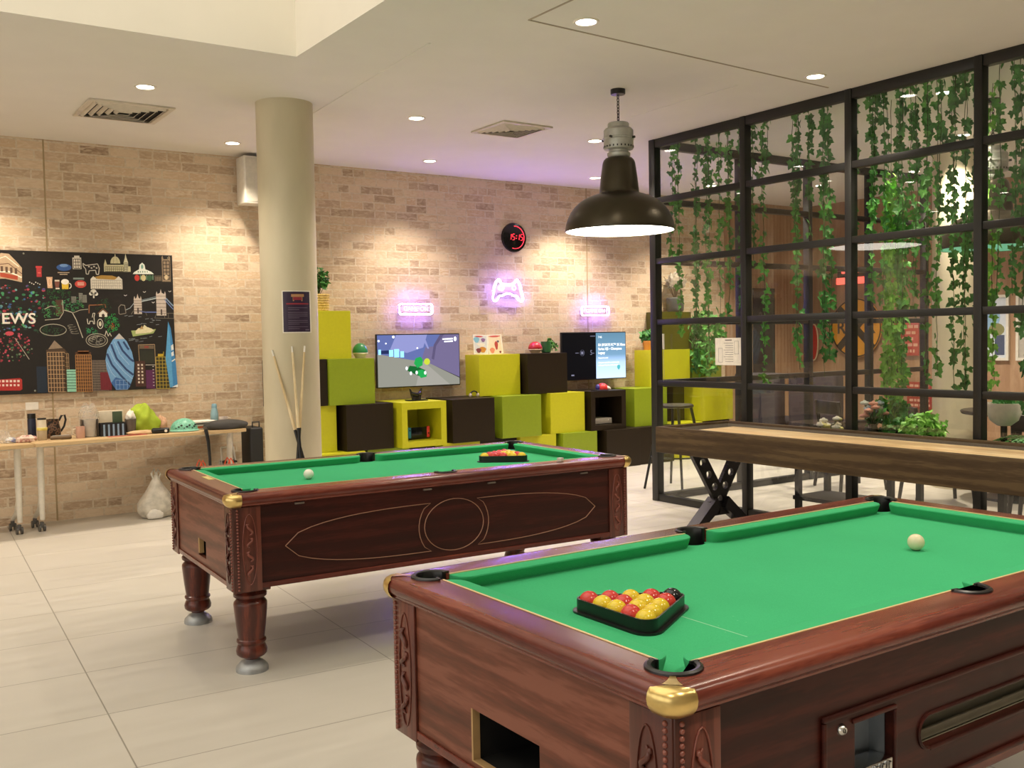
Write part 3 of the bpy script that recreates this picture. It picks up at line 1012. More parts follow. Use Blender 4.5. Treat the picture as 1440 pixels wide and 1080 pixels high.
        for k in range(5):
            m.box(cmx0 + .012 + k * .023, cmx0 + .020 + k * .023, y - .012, y - .004, cz0 + .012, cz0 + .046, .001)
        m.build('coin_slide', CHROME, cm, smooth=30)
        m = MB()
        for a, b_, c_, d in ((cmx0 - .01, cmx1 + .01, cz1, cz1 + .01), (cmx1, cmx1 + .01, cz0 - .01, cz1)):
            m.box(a, b_, y - .006, y + .001, c_, d, .003)
        m.build('slot_frame', PANEL_X, cm, smooth=30)
        lk = MB().lathe([(0, .008), (.007, .010), (.010, .007), (.012, .003), (.013, 0), (0, 0)], 20, Matrix.Translation((-.566, y, .588)) @ Matrix.Rotation(PI / 2, 4, 'X')).build('lock', CHROME, t, smooth=40)
        MB().box(-.567, -.565, y - .0112, y - .0098, .584, .592).build('keyhole', BLACKPL, lk, smooth=0)
        # ball window: rounded ends, glass, runner inside
        wx0, wx1, wz0, wz1 = -.295, .31, .478, .548
        hz = (wz1 - wz0) / 2; cz = (wz0 + wz1) / 2
        m = MB()
        for sx, xc in ((1, wx0), (-1, wx1)):   # fill the square corners so that the ends read round
            for sz in (-1, 1):
                pts = [(xc, cz + sz * hz)] + [(xc + sx * (hz - hz * math.cos(a)), cz + sz * hz * math.sin(a)) for a in [PI / 2 * i / 6 for i in range(7)]]
                pts = [(xc, cz + sz * hz)] + [(xc + sx * hz * (1 - math.cos(a)), cz + sz * hz * math.sin(a)) for a in [PI / 2 * (1 - i / 6) for i in range(7)]]
                m.prism(pts, .02, Matrix.Translation((0, y + .02, 0)) @ FACE_S)
        m.build('window_corner', PANEL_X, t, smooth=0)
        m = MB()
        m.box(wx0 + hz, wx1 - hz, y - .006, y + .004, wz0 - .010, wz0, .003); m.box(wx0 + hz, wx1 - hz, y - .006, y + .004, wz1, wz1 + .008, .003)
        for sx, xc in ((1, wx0 + hz), (-1, wx1 - hz)):
            m.tube([(xc - sx * (hz + .004) * math.cos(a), y - .001, cz + (hz + .004) * math.sin(a)) for a in [-PI / 2 + PI * i / 10 for i in range(11)]], .005, 6)
        m.build('window_moulding', PANEL_X, t, smooth=40)
        m = MB()
        m.box(wx0 - .004, wx1 + .004, y + .05, y + .054, wz0 - .03, wz1 + .03); m.box(wx0 - .004, wx1 + .004, y + .021, y + .05, wz0 - .012, wz0 - .004)
        m.box(wx0, wx1, y + .026, y + .034, wz0 + .0, wz0 + .024, .003)
        m.build('ball_runner', mat('runner_grey_green', '7d7866', 0.5), t, smooth=0)
        # score of brass dust: line scratches on the cloth
        m = MB()
        m.box(-.62, -.617, -.40, .0, BEDZ + .0001, BEDZ + .0004)
        m.build('baulk_line', mat('worn_chalk_line', '8cc7a0', 0.9), t, smooth=0).rotation_euler = (0, 0, 0)
    else:
        m = MB()
        y0, y1, a0, a1 = -.075, .055, .425, .505
        x = -CX
        m.box(x + .018, x + .16, y0 - .004, y0, a0, a1); m.box(x + .018, x + .16, y1, y1 + .004, a0, a1)
        m.box(x + .018, x + .16, y0, y1, a0 - .004, a0); m.box(x + .018, x + .16, y0, y1, a1, a1 + .004); m.box(x + .16, x + .164, y0, y1, a0, a1)
        m.build('ball_return_box', DARK, t, smooth=0)
        m = MB(); m.box(x - .001, x + .0195, y1 - .02, y1, a0 + .01, a1); m.build('opening_edge', mat('raw_plywood_edge', 'a8885a', 0.7), t, smooth=0)
        # pale inlay lines on the long side
        INLAY = mat('inlay_line', '9a7058', 0.5)
        y = -CY - .0006
        m = MB()
        zc = .537
        def line(pts, closed=False):
            m.tube([(a, y, z) for a, z in pts], .0042, 6, closed, flat=.5)
        line([(.008 + .158 * math.cos(a), zc + .122 * math.sin(a)) for a in [2 * PI * i / 40 for i in range(40)]], True)
        for s in (-1, 1):
            pts = []
            for i in range(13):       # upper edge from the circle to the tip
                q = i / 12
                pts.append((s * (.125 + .70 * q), zc + .112 * (1 - q ** 2.6) ** .5))
            for i in range(13):
                q = 1 - i / 12
                pts.append((s * (.125 + .70 * q), zc - .112 * (1 - q ** 2.6) ** .5))
            for i in range(1, 9):     # concave end that follows the circle
                a = math.radians(-40 + 80 * i / 9)
                pts.append((s * (.195 * math.cos(a) - .008), zc + .112 * math.sin(a) / math.sin(math.radians(40))))
            pts2 = [(x_ + .008, z_) for x_, z_ in pts]
            line(pts2, True)
        m.build('inlay_line', INLAY, t, smooth=40)
        for xx in (-.751, -.133, .213, .763):
            MB().box(xx - .022, xx + .022, -CY - .010, -CY, .712, .720, .002).build('catch_plate', mat('worn_steel', '8a8078', 0.4, 0.9), t, smooth=0)
        MB().box(-GX - .035, -GX - .008, -.01, .12, .7801, .7812).build('name_plate', mat('plate_yellow', 'd9c77c', .5), t, smooth=0)
    return t

NEAR_LOC, NEAR_RZ = (2.25, 1.822, 0), 0.0
FAR_LOC, FAR_RZ = (2.405, 4.547, 0), math.radians(-2.4)
pool_table('nearer mahogany pool table with green cloth, its open ball return slot facing us', NEAR_LOC, NEAR_RZ, True)
pool_table('farther mahogany pool table with inlaid oval lines, standing by the column', FAR_LOC, FAR_RZ, False)

# ------------------------------------------------------------------ balls and triangles
BALL_R = .0252
RED = mat('red_ball', 'c23a34', 0.18, var=0.02)
YEL = mat('yellow_ball', 'd8bb2c', 0.18, var=0.02)
BLK = mat('black_ball', '17181a', 0.15)
CREAM = mat('cream_ball', 'd9d1ae', 0.18, var=0.02)
def ball_obj(p, m, label, group=None):
    o = MB().ball((0, 0, 0), BALL_R, 24, 14).build('pool_ball', m, loc=p)
    return tag(o, label, 'pool ball', group)

def on_table(loc, rz, x, y, z):
    c, s = math.cos(rz), math.sin(rz)
    return Vector((loc[0] + c * x - s * y, loc[1] + s * x + c * y, z))

def rack(loc, rz, cx, cy, ang, rows, where, colours_named):
    """rows[0] = one ball (apex) ... rows[4] = five balls"""
    d = BALL_R * 2.0 + .0004
    base = on_table(loc, rz, cx, cy, BEDZ)
    A = rz + ang
    def W(a, b_):
        return Vector((base.x + math.cos(A) * a - math.sin(A) * b_, base.y + math.sin(A) * a + math.cos(A) * b_, 0))
    h = d * math.sqrt(3) / 2
    pos = {}
    for r in range(5):
        for k in range(r + 1):
            pos[(r, k)] = (h * (8 / 3 - r), (k - r / 2) * d)
    for (r, k), (a, b_) in pos.items():
        p = W(a, b_)
        nm = {'R': 'red', 'Y': 'yellow', 'K': 'black'}[rows[r][k]]
        ball_obj((p.x, p.y, BEDZ + BALL_R), {'R': RED, 'Y': YEL, 'K': BLK}[rows[r][k]],
                 '%s pool ball %s of the %s table rack' % (nm, colours_named[(r, k)], where), 'balls in the %s rack' % where)
    # triangle frame with rounded corners
    t = thing('ball_triangle', 'black plastic ball triangle holding fifteen balls on the %s pool table' % where, 'ball rack', (base.x, base.y, BEDZ), A, 'ball triangles')
    def ring(off, n=6):
        pts = []
        V = [(h * 8 / 3, 0), (h * (8 / 3 - 4), 2 * d), (h * (8 / 3 - 4), -2 * d)]
        dirs = [0, math.radians(120), math.radians(240)]
        for (vx, vy), da in zip(V, dirs):
            for i in range(n + 1):
                a = da - math.radians(60) + math.radians(120) * i / n
                pts.append((vx + off * math.cos(a), vy + off * math.sin(a)))
        return pts
    def wall(m, o0, o1, z0, z1):
        tmp = bmesh.new()
        L = [[tmp.verts.new((x, y, z)) for x, y in ring(o)] for o, z in ((o0, z0), (o1, z0), (o1, z1), (o0, z1))]
        n = len(L[0])
        for A_, B_ in zip(L, L[1:] + L[:1]):
            for i in range(n):
                tmp.faces.new((A_[i], A_[(i + 1) % n], B_[(i + 1) % n], B_[i]))
        bmesh.ops.recalc_face_normals(tmp, faces=tmp.faces)
        m.add(tmp)
    m = MB(); wall(m, BALL_R + .0006, BALL_R + .005, 0.0, .034); m.build('wall', BLACKPL, t, smooth=40)
    m = MB(); wall(m, BALL_R + .005, BALL_R + .015, 0.0, .005); m.build('flange', BLACKPL, t, smooth=40)

# corner names for the near rack: apex points to the far right (black), row of five at the near left
nearnames = {
 (0, 0): 'at the far right corner', (1, 0): 'beside the black on the front edge', (1, 1): 'beside the black on the far edge',
 (2, 0): 'in the middle of the right edge', (2, 1): 'in the heart, nearest the black', (2, 2): 'in the middle of the far edge',
 (3, 0): 'next to the front corner, right edge', (3, 1): 'in the heart, nearest the front corner', (3, 2): 'in the heart, nearest the left corner', (3, 3): 'next to the left corner, far edge',
 (4, 0): 'at the front corner', (4, 1): 'next to the front corner, left edge', (4, 2): 'in the middle of the left edge', (4, 3): 'next to the left corner, near edge', (4, 4): 'at the left corner'}
rack(NEAR_LOC, NEAR_RZ, 1.545 - 2.25, 1.765 - 1.822, 0.0, ['K', 'RR', 'YYY', 'YYRR', 'YRYYR'], 'nearer', nearnames)
farnames = {
 (0, 0): 'at the back corner', (1, 0): 'next to the back corner, left edge', (1, 1): 'next to the back corner, right edge',
 (2, 0): 'in the middle of the left edge', (2, 1): 'in the heart, towards the back corner', (2, 2): 'in the middle of the right edge',
 (3, 0): 'next to the left corner, left edge', (3, 1): 'in the heart, towards the left corner', (3, 2): 'in the heart, towards the right corner', (3, 3): 'next to the right corner, right edge',
 (4, 0): 'at the left corner', (4, 1): 'next to the left corner, near edge', (4, 2): 'in the middle of the front edge', (4, 3): 'next to the right corner, front edge', (4, 4): 'at the right corner'}
farnames = {(r, k): farnames[(r, r - k)] for r, k in farnames}
rack(FAR_LOC, FAR_RZ, .612, .004, math.radians(57), ['R', 'YR', 'YYR', 'RYRR', 'YYRRY'], 'farther', farnames)
p = on_table(NEAR_LOC, NEAR_RZ, .441, -.035, BEDZ + BALL_R)
ball_obj(p, CREAM, 'plain cream cue ball lying alone on the nearer pool table')
p = on_table(FAR_LOC, FAR_RZ, -.52, -.03, BEDZ + BALL_R)
ball_obj(p, mat('white_ball', 'e6e2d4', 0.18, var=0.02), 'white cue ball lying alone on the farther pool table')
p = on_table(FAR_LOC, FAR_RZ, .64, -.505, .7815)
t = thing('chalk_cube', 'small pale cube of cue chalk on the near rail of the farther pool table', 'chalk', p, .3)
MB().box(-.013, .013, -.013, .013, 0, .019, .002).build('wrapper', mat('chalk_paper', 'cfc9bd', 0.8), t)
MB().lathe([(.0, .0195), (.009, .0195), (.010, .0192)], 16).build('chalk_face', mat('pale_chalk', 'd8d8d2', 0.95), t)

# ------------------------------------------------------------------ hanging pendant over the far table
def pendant(loc, label, lit, inner, glow, drop=0.0):
    t = thing('pendant_lamp', label, 'pendant lamp', loc, 0, None)      # origin on the ceiling, z down
    zr = 2.122 - CEIL - drop
    shade = [(.366, 0), (.370, .005), (.368, .02), (.363, .05), (.352, .085), (.333, .125), (.305, .163), (.268, .197), (.225, .222), (.18, .240), (.148, .250), (.136, .256), (.133, .262), (.132, .28), (.128, .32), (.122, .37), (.115, .42), (.110, .455), (.103, .475), (.09, .489), (.07, .494)]
    SH = mat('bronze_shade', '4a4438', 0.33, 0.8, var=0.08, scale=8)
    MB().lathe([(r, zr + z) for r, z in shade], 56).build('shade', SH, t, smooth=50)
    ins = [(.364, 0.001), (.350, .07), (.330, .110), (.300, .150), (.260, .183), (.2, .207), (.13, .225), (.12, .30), (0, .30)]
    o = MB().lathe([(r, zr + z) for r, z in ins], 56).build('inner_reflector', inner, t, smooth=50)
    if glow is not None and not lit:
        MB().lathe([(0, zr + .003), (.358, zr + .003), (.358, zr + .008), (0, zr + .008)], 48).build('diffuser', glow, t, smooth=30)  # glow put into the disc to brighten the mint inside
    if lit:
        MB().lathe([(0, zr + .003), (.358, zr + .003), (.358, zr + .008), (0, zr + .008)], 48).build('diffuser', emit('pendant_diffuser', (1.0, 0.93, 0.80), 6.0), t, smooth=30)
        MB().lathe([(0, zr + .085), (.05, zr + .09), (.075, zr + .12), (.07, zr + .16), (.04, zr + .22), (.03, zr + .29)], 24).build('bulb', glow, t, smooth=60)
    GALV = mat('galvanised_housing', 'b8b8b2', 0.45, 0.6, var=0.1)
    zz = zr + .494
    hs = [(.07, 0), (.078, .012), (.078, .03), (.066, .036), (.066, .048), (.096, .055), (.1, .062), (.1, .118), (.106, .122), (.106, .130), (.1, .134), (.1, .18), (.088, .194), (.072, .2), (.072, .224), (.066, .232), (0, .232)]
    h = MB().lathe([(r, zz + z) for r, z in hs], 40).build('housing', GALV, t, smooth=40)
    m = MB()
    for k in range(4):
        a = k * PI / 2 + .4
        m.cyl((.098 * math.cos(a), .098 * math.sin(a), zz + .126), (.122 * math.cos(a), .122 * math.sin(a), zz + .126), .008)
    for k in range(24):
        a = k * 2 * PI / 24
        m.box(.098, .102, -.004, .004, zz + .064, zz + .076, M=Matrix.Rotation(a, 4, 'Z'))
    m.build('housing_bolt', mat('dark_bolt', '3b3a37', 0.4, 0.8), h, smooth=40)
    # chain of oval links
    top = -.038; bot = zz + .228
    n = max(5, round((top - bot) / .0206)); step = (top - bot) / n
    m = MB()
    for k in range(n):
        zc = bot + step * (k + .5)
        L = step * .72
        pts = []
        for i in range(14):
            a = 2 * PI * i / 14
            x, z = .0085 * math.cos(a), L * math.sin(a)
            pts.append((x, 0, zc + z) if k % 2 else (0, x, zc + z))
        m.tube(pts, .0026, 6, closed=True)
    m.build('chain', mat('dark_chain', '3a3733', 0.35, 0.8), t, smooth=60)
    MB().lathe([(0, -.045), (.006, -.045), (.008, -.036), (.046, -.034), (.05, -.03), (.05, 0), (0, 0)], 32).build('ceiling_rose', BLACKPL, t, smooth=40)
    return t
pendant((4.422, 5.166, CEIL), 'lit bronze factory pendant lamp hanging on a chain in front of the brick wall', True, mat('white_enamel', 'f0ece2', 0.6), emit('pendant_bulb', (1.0, 0.9, 0.74), 60))
pendant((6.95, 4.0, CEIL), 'dark pendant with a mint green inside, hanging behind the glass', False, mat('mint_enamel', '5fd3a0', 0.6), emit('mint_glow_disc', lin('6fd6a4'), 0.42), .12)
# ------------------------------------------------------------------ box units along the brick wall
def box_unit(label, x0, x1, z0, z1, front, m, opening=None):
    """a laminate box: carcass and front (or an open frame)"""
    t = thing('box_unit', label, 'box shelf', ((x0 + x1) / 2, front, z0), 0, 'stacked box units')
    hw = (x1 - x0) / 2 - .001
    h = z1 - z0 - .0015
    d = WALL_Y - .002 - front
    if opening:
        ox0, ox1, oz0, oz1 = opening
        b = MB()
        b.box(-hw, ox0, 0, d, 0, h); b.box(ox1, hw, 0, d, 0, h)
        b.box(ox0, ox1, 0, d, 0, oz0); b.box(ox0, ox1, 0, d, oz1, h)
        b.build('carcass', m, t, smooth=0)
        MB().box(ox0, ox1, d * .82, d * .85, oz0, oz1).build('back_panel', m, t, smooth=0)
    else:
        MB().box(-hw, hw, .018, d, 0, h, .0015).build('carcass', m, t, smooth=0)
        MB().box(-hw, hw, 0, .018, .0, h, .0018).build('front_panel', m, t, smooth=0)
    return t
R0, R1, R2, R3, R4 = 0.0, 0.415, 0.838, 1.258, 1.695
box_unit('lime box unit topmost at left beside the column, carrying the basket plant', 3.44, 3.915, R3, R4, 8.35, LIME)
box_unit('olive green box unit under the topmost lime box, left of the left screen', 3.665, 4.12, R2, R3, 8.30, GREEN)
box_unit('dark box unit half hidden by the column, left of an olive green one', 3.20, 3.66, R2, R3, 8.325, DARKBOX)
box_unit('lime box unit low beside the column, left of a dark one', 3.27, 3.75, R1, R2, 8.35, LIME)
box_unit('dark box unit under the left screen, left of the open lime box', 3.80, 4.278, R1, R2, 8.25, DARKBOX)
box_unit('open fronted lime box unit with a game console inside', 4.312, 4.79, R1, R2, 8.15, LIME, (-.18, .18, .055, .355))
box_unit('dark box unit right of the open lime box', 4.885, 5.372, R1, R2, 8.20, DARKBOX)
box_unit('lime box unit on the third row between the two screens, two cards on top', 5.36, 5.86, R2, R3, 8.45, LIME)
box_unit('dark box unit on the third row overlapping the right screen corner', 5.895, 6.405, R2, R3, 8.36, DARKBOX)
box_unit('olive green box unit under the lime and dark pair, between the screens', 5.495, 5.978, R1, R2, 8.25, GREEN)
box_unit('lime box unit right of the lower olive green one, left of the open dark box', 6.13, 6.585, R1, R2, 8.30, LIME)
box_unit('open fronted dark box unit with a silver player inside', 6.63, 7.119, R1, R2, 8.25, DARKBOX, (-.185, .185, .055, .355))
box_unit('olive green box unit at the black corner post, right of the open dark box', 7.285, 7.775, R1, R2, 8.30, GREEN)
box_unit('lime box unit at the black corner post carrying the orange plant pot', 7.66, 8.285, R2, R3, 8.45, LIME)
box_unit('large dark box unit on the floor under the open dark box', 6.80, 7.275, R0, R1, 8.20, DARKBOX)
box_unit('dark box unit on the floor by the corner post', 7.28, 7.80, R0, R1, 8.22, DARKBOX)
box_unit('olive green box unit on the floor left of the dark floor boxes', 6.25, 6.71, R0, R1, 8.25, GREEN)
box_unit('lime box unit on the floor peeping over the far corner of the farther pool table', 5.74, 6.20, R0, R1, 8.30, LIME)
box_unit('dark box unit on the floor behind the far corner pocket', 5.23, 5.735, R0, R1, 8.35, DARKBOX)
box_unit('lime box unit on the floor under a dark one, right of the open lime box', 4.80, 5.225, R0, R1, 8.25, LIME)
box_unit('dark box unit on the floor under the open lime box', 4.46, 4.795, R0, R1, 8.38, DARKBOX)
box_unit('olive green box unit on the floor under the dark box of the left screen', 4.02, 4.455, R0, R1, 8.28, GREEN)
box_unit('lime box unit on the floor right beside the column', 3.50, 3.97, R0, R1, 8.22, LIME)
box_unit('lime box unit behind the glass, lower right end of the row', 8.34, 8.84, R1, R2, 8.30, LIME)
box_unit('dark box unit behind the glass, left of the last lime one', 7.79, 8.335, R1, R2, 8.60, DARKBOX)
box_unit('dark olive box unit behind the glass under the grey vase', 7.85, 8.36, R3, R4, 8.50, mat('dark_olive_laminate', '4d4a14', 0.42))
box_unit('olive green box unit behind the glass grown over with ivy', 8.37, 8.86, R2, R3, 8.50, GREEN)
box_unit('lime box unit on the floor behind the return glass', 7.82, 8.33, R0, R1, 8.30, LIME)
box_unit('dark box unit on the floor at the right end, behind the glass', 8.34, 8.84, R0, R1, 8.36, DARKBOX)

# ------------------------------------------------------------------ screens
def screen_body(label, x0, x1, z0, z1, y):
    t = thing('wall_screen', label, 'television', ((x0 + x1) / 2, y, (z0 + z1) / 2), 0, 'wall mounted screens')
    w_, h = (x1 - x0) / 2, (z1 - z0) / 2
    m = MB()
    m.box(-w_, w_, 0, .03, -h, h, .004)
    m.box(-w_ * .6, w_ * .6, .03, .06, -h * .6, h * .6, .004)
    m.build('housing', BLACKPL, t, smooth=30)
    m = MB(); m.box(-.15, .15, .06, WALL_Y - y - .001, -.1, .1); m.build('wall_bracket', BLACKMT, t, smooth=0)
    return t, w_ - .009, h - .010
def pic(m, pts, layer):
    m.poly([(x, -.0006 - layer * .0004, z) for x, z in pts])

TV1 = screen_body('wall screen showing a racing game, above the open lime box', 4.293, 5.225, .957, 1.478, 8.60)
t, hw, hh = TV1
cols = {'sky': ('5a669c', .9), 'sky2': ('7f83b4', 1.0), 'road': ('8a8a80', .85), 'road2': ('96948c', .9), 'wallp': ('6d6488', .85), 'wallp2': ('5a5274', .8), 'white': ('f4f6ff', 1.3), 'glow': ('8fd4ff', 1.1), 'green': ('1f9a4a', .9), 'dkgreen': ('12602c', .8), 'navy': ('23305e', .7), 'yel': ('b9c63a', .9), 'tyre': ('e4e6ea', .9)}
def smat(k, S=1.0):
    c_, s_ = cols[k]
    return emit('screen_' + k, lin(c_), s_ * S)
mats_, idx = [], {}
def layer(m, k, pts, L):
    if k not in idx:
        idx[k] = len(mats_); mats_.append(smat(k))
    m.mi = idx[k]
    pic(m, [(x * hw, z * hh) for x, z in pts], L)
def circ(cx, cz, rx, rz, n=14):
    return [(cx + rx * math.cos(2 * PI * i / n), cz + rz * math.sin(2 * PI * i / n)) for i in range(n)]
m = MB()
layer(m, 'sky', [(-1, -.1), (1, -.1), (1, 1), (-1, 1)], 0)
layer(m, 'sky2', [(-.55, 1), (.2, 1), (.1, .5), (-.3, .3), (-.7, .45)], 1)
layer(m, 'road', [(-1, -1), (1, -1), (1, -.75), (.15, -.05), (-.2, .02), (-1, .28)], 2)
layer(m, 'road2', [(-.1, -1), (.75, -1), (.12, -.08), (.05, -.06)], 3)
layer(m, 'wallp', [(.05, .02), (1, -.72), (1, 1), (.62, 1), (.42, .55), (.15, .5)], 4)
layer(m, 'wallp2', [(.42, .55), (.62, 1), (.52, 1), (.36, .6), (.30, .05), (.36, 0)], 5)
layer(m, 'navy', [(-.98, .40), (-.72, .42), (-.72, .28), (-.98, .28)], 6)
for x, z, a, b_ in ((-.68, .3, .05, .13), (-.55, .3, .06, .16), (-.42, .25, .045, .12), (-.95, .35, .03, .1)):
    layer(m, 'glow', [(x - a, z - b_), (x + a, z - b_), (x + a, z + b_), (x - a, z + b_)], 7)
for x, z, r in ((-.62, .93, .03), (-.05, .48, .02), (-.8, .68, .018), (-.97, .78, .025)):
    layer(m, 'white', circ(x, z, r, r * 1.7), 8)
layer(m, 'sky2', [(.0, .95), (.12, .72), (.2, .45), (.24, .45), (.16, .8), (.06, .98)], 8)
# the small green racing car: body, wings, wheels
layer(m, 'dkgreen', [(-.3, -.40), (-.02, -.62), (.12, -.66), (.14, -.40), (-.05, -.25), (-.25, -.2)], 9)
layer(m, 'green', [(-.1, -.42), (.02, -.7), (.16, -.66), (.17, -.48), (.05, -.36)], 10)
layer(m, 'green', [(-.14, -.12), (-.1, .08), (.02, .14), (.08, .02), (.07, -.2), (-.06, -.3)], 10)
for x, z in ((-.32, -.3), (-.22, -.5), (.13, -.5), (-.08, -.48)):
    layer(m, 'tyre', circ(x, z, .03, .075), 11)
layer(m, 'yel', circ(.18, -.06, .075, .13), 11)
for x0_, z0_ in ((.58, .84), (.62, .74)):
    layer(m, 'white', [(x0_, z0_), (.84, z0_ + .02), (.84, z0_ - .04), (x0_, z0_ - .05)], 11)
layer(m, 'white', circ(.9, .82, .035, .09), 11)
m.build('picture', mats_, t, smooth=0)

t, hw, hh = screen_body('wall screen with a pale blue message panel on its right half, near the corner post', 6.515, 7.432, .945, 1.473, 8.60)
m = MB(); m.poly([(-hw, -.0006, -hh), (hw, -.0006, -hh), (hw, -.0006, hh), (-hw, -.0006, hh)])
m.build('dark_picture', emit('screen_black', lin('0a0b12'), .5), t, smooth=0)
def mat_panel():
    m, nt, b = new_mat('screen_blue')
    tc = nd(nt, 'ShaderNodeTexCoord'); sp = nd(nt, 'ShaderNodeSeparateXYZ'); nt.links.new(tc.outputs['Generated'], sp.inputs[0])
    r = ramp(nt, [(0, lin('b9d2f5')), (.35, lin('9fbbe4')), (.52, lin('5f86a3')), (1.0, lin('466f87'))], sp.outputs[2])
    nt.links.new(r, b.inputs['Emission Color']); b.inputs['Emission Strength'].default_value = 1.15
    b.inputs['Base Color'].default_value = (.02, .02, .02, 1)
    return m
m = MB(); m.box(.02, hw, -.0016, -.0008, -hh, hh); m.build('message_panel', mat_panel(), t, smooth=0)
TXT = emit('screen_text', (1, 1, 1), 1.3)
m = MB()
tx = .052
m.text('7:45', .032, at(tx, -.0018, .205, FACE_S), .0002, align='LEFT')
m.build('text_line', TXT, t, smooth=0)
for s, z, sz in (('EA SPORTS FC\u2122 25 Xbox', .118, .040), ('Series X|S \u2013 Champions', .074, .040), ('Legacy', .030, .040), ('Recommended', -.026, .026), ('Get your controllers ready to play', -.078, .0245), ('with your friends on this console', -.108, .0245)):
    m = MB().text(s, sz, at(tx, -.0018, z, FACE_S), .0002, sx=.88, align='LEFT', bold=.0006 if sz > .03 else 0)
    m.build('text_line', TXT, t, smooth=0)
m = MB(); m.prism([(-.022, .03), (0, .036), (.022, .03), (.02, 0), (0, -.022), (-.02, 0)], .0005, at(.345, -.0018, -.145, FACE_S))
m.build('message_badge', emit('screen_teal', lin('4fa9b0'), 1.0), t, smooth=0)
m = MB()
DIM = emit('screen_dim', lin('7d7d94'), .8)
m.text('5-', .075, at(-.035, -.0012, .035, FACE_S), .0002)
m.tube([(-.175 + .028 * math.cos(a), -.0012, .035 + .032 * math.sin(a)) for a in [2 * PI * i / 20 for i in range(20)]], .003, 4, True, flat=.2)
m.box(-.27, -.225, -.0012, -.001, .032, .038); m.box(-.19, -.16, -.0012, -.001, .020, .05)
m.box(-.33, -.29, -.0012, -.001, -.215, -.20); m.box(-.06, .01, -.0012, -.001, .215, .222)
m.build('dim_text', DIM, t, smooth=0)

# ------------------------------------------------------------------ neon signs
NEONW = emit('neon_white_violet', (0.31, 0.20, 1.0), NEON)
SILICONE = mat('white_silicone', 'd9d4e0', 0.5)
NEONP = emit('neon_pink', (1.0, 0.5, 0.85), 2.6)
NEONC = emit('neon_mint', (0.5, 1.0, 0.85), 2.2)
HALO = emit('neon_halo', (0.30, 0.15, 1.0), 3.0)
def neon_tube(t, name, pts, r, lit):
    # lit towards the room, opaque silicone towards the wall, violet strip added for halo
    m = MB().tube(pts, r, 10, True)
    m.bm.normal_update()
    for f in m.bm.faces:
        f.material_index = 0 if f.normal.y < .25 else 1
    o = m.build(name, [lit, SILICONE], t)
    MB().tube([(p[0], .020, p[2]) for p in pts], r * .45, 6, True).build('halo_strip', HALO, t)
    return o
ACRYL = mat_glass('acrylic_back', (0.97, 0.97, 1.0))
def neon_board(t, w_, h):
    MB().box(-w_, w_, .012, .016, -h, h, .0015).build('acrylic_board', ACRYL, t, smooth=0)
    m = MB()
    for sx in (-1, 1):
        m.cyl((sx * w_ * .85, .016, 0), (sx * w_ * .85, .06, 0), .006)
    m.build('standoff', CHROME, t)
def neon_word(label, x, z, w_, h, word, sx):
    t = thing('neon_sign', label, 'neon sign', (x, WALL_Y - .062, z), 0, None)
    neon_board(t, w_ + .012, h + .012)
    r = .022
    pts = []
    for cx, cz, a0 in ((w_ - r, h - r, 0), (-w_ + r, h - r, 90), (-w_ + r, -h + r, 180), (w_ - r, -h + r, 270)):
        for k in range(5):
            a = math.radians(a0 + 90 * k / 4)
            pts.append((cx + r * math.cos(a), 0, cz + r * math.sin(a)))
    neon_tube(t, 'border_tube', pts, .0062, NEONW)
    m = MB(); m.text(word, h * 1.25, at(0, -.004, .0, FACE_S), .003, sx=sx, bold=-.0006)
    m.build('letters', NEONP, t, smooth=0)
    m = MB(); m.tube([(0, .01, -h), (.004, .05, -h - .05), (0, .058, -h - .19)], .0022, 6); m.build('power_cord', WHITEPL, t)
neon_word('neon sign reading GAME ON above the left screen', 4.765, 1.722, .185, .050, 'GAME ON', .98)
neon_word('neon sign in a glowing rounded box above the right screen', 7.04, 1.708, .195, .048, 'GAME ON', .98)
t = thing('neon_sign', 'neon sign shaped like a game controller, under the round clock', 'neon sign', (5.868, WALL_Y - .062, 1.925), 0, None)
MB().box(-.2, .2, .012, .016, -.12, .12, .0015).build('acrylic_board', ACRYL, t, smooth=0)
half = [(0, .062), (.075, .062), (.092, .082), (.105, .108), (.122, .110), (.138, .085), (.158, .06), (.178, -.02), (.195, -.085), (.185, -.112), (.160, -.120), (.138, -.105), (.118, -.07), (.098, -.056), (.07, -.062), (.045, -.045), (.025, -.038), (0, -.042)]
pts = [(x, 0, z) for x, z in half] + [(-x, 0, z) for x, z in half[-2:0:-1]]
def smooth_loop(P, n=1):
    for _ in range(n):
        Q = []
        for a, b_ in zip(P, P[1:] + P[:1]):
            a, b_ = Vector(a), Vector(b_)
            Q += [a * .75 + b_ * .25, a * .25 + b_ * .75]
        P = Q
    return P
neon_tube(t, 'outline_tube', smooth_loop(pts, 2), .0068, NEONW)
MB().tube([(-.082 + .026 * math.cos(a), -.002, .022 + .026 * math.sin(a)) for a in [2 * PI * i / 20 for i in range(20)]], .0058, 8, True).build('stick_tube', NEONC, t)
m = MB(); m.tube(smooth_loop([(.045, -.002, .022), (.075, -.002, .052), (.105, -.002, .022), (.075, -.002, -.008)], 1), .0058, 8, True); m.build('button_tube', NEONP, t)
MB().tube([(-.05, -.002, .042), (.03, -.002, .042)], .0052, 8).build('bar_tube', NEONP, t)
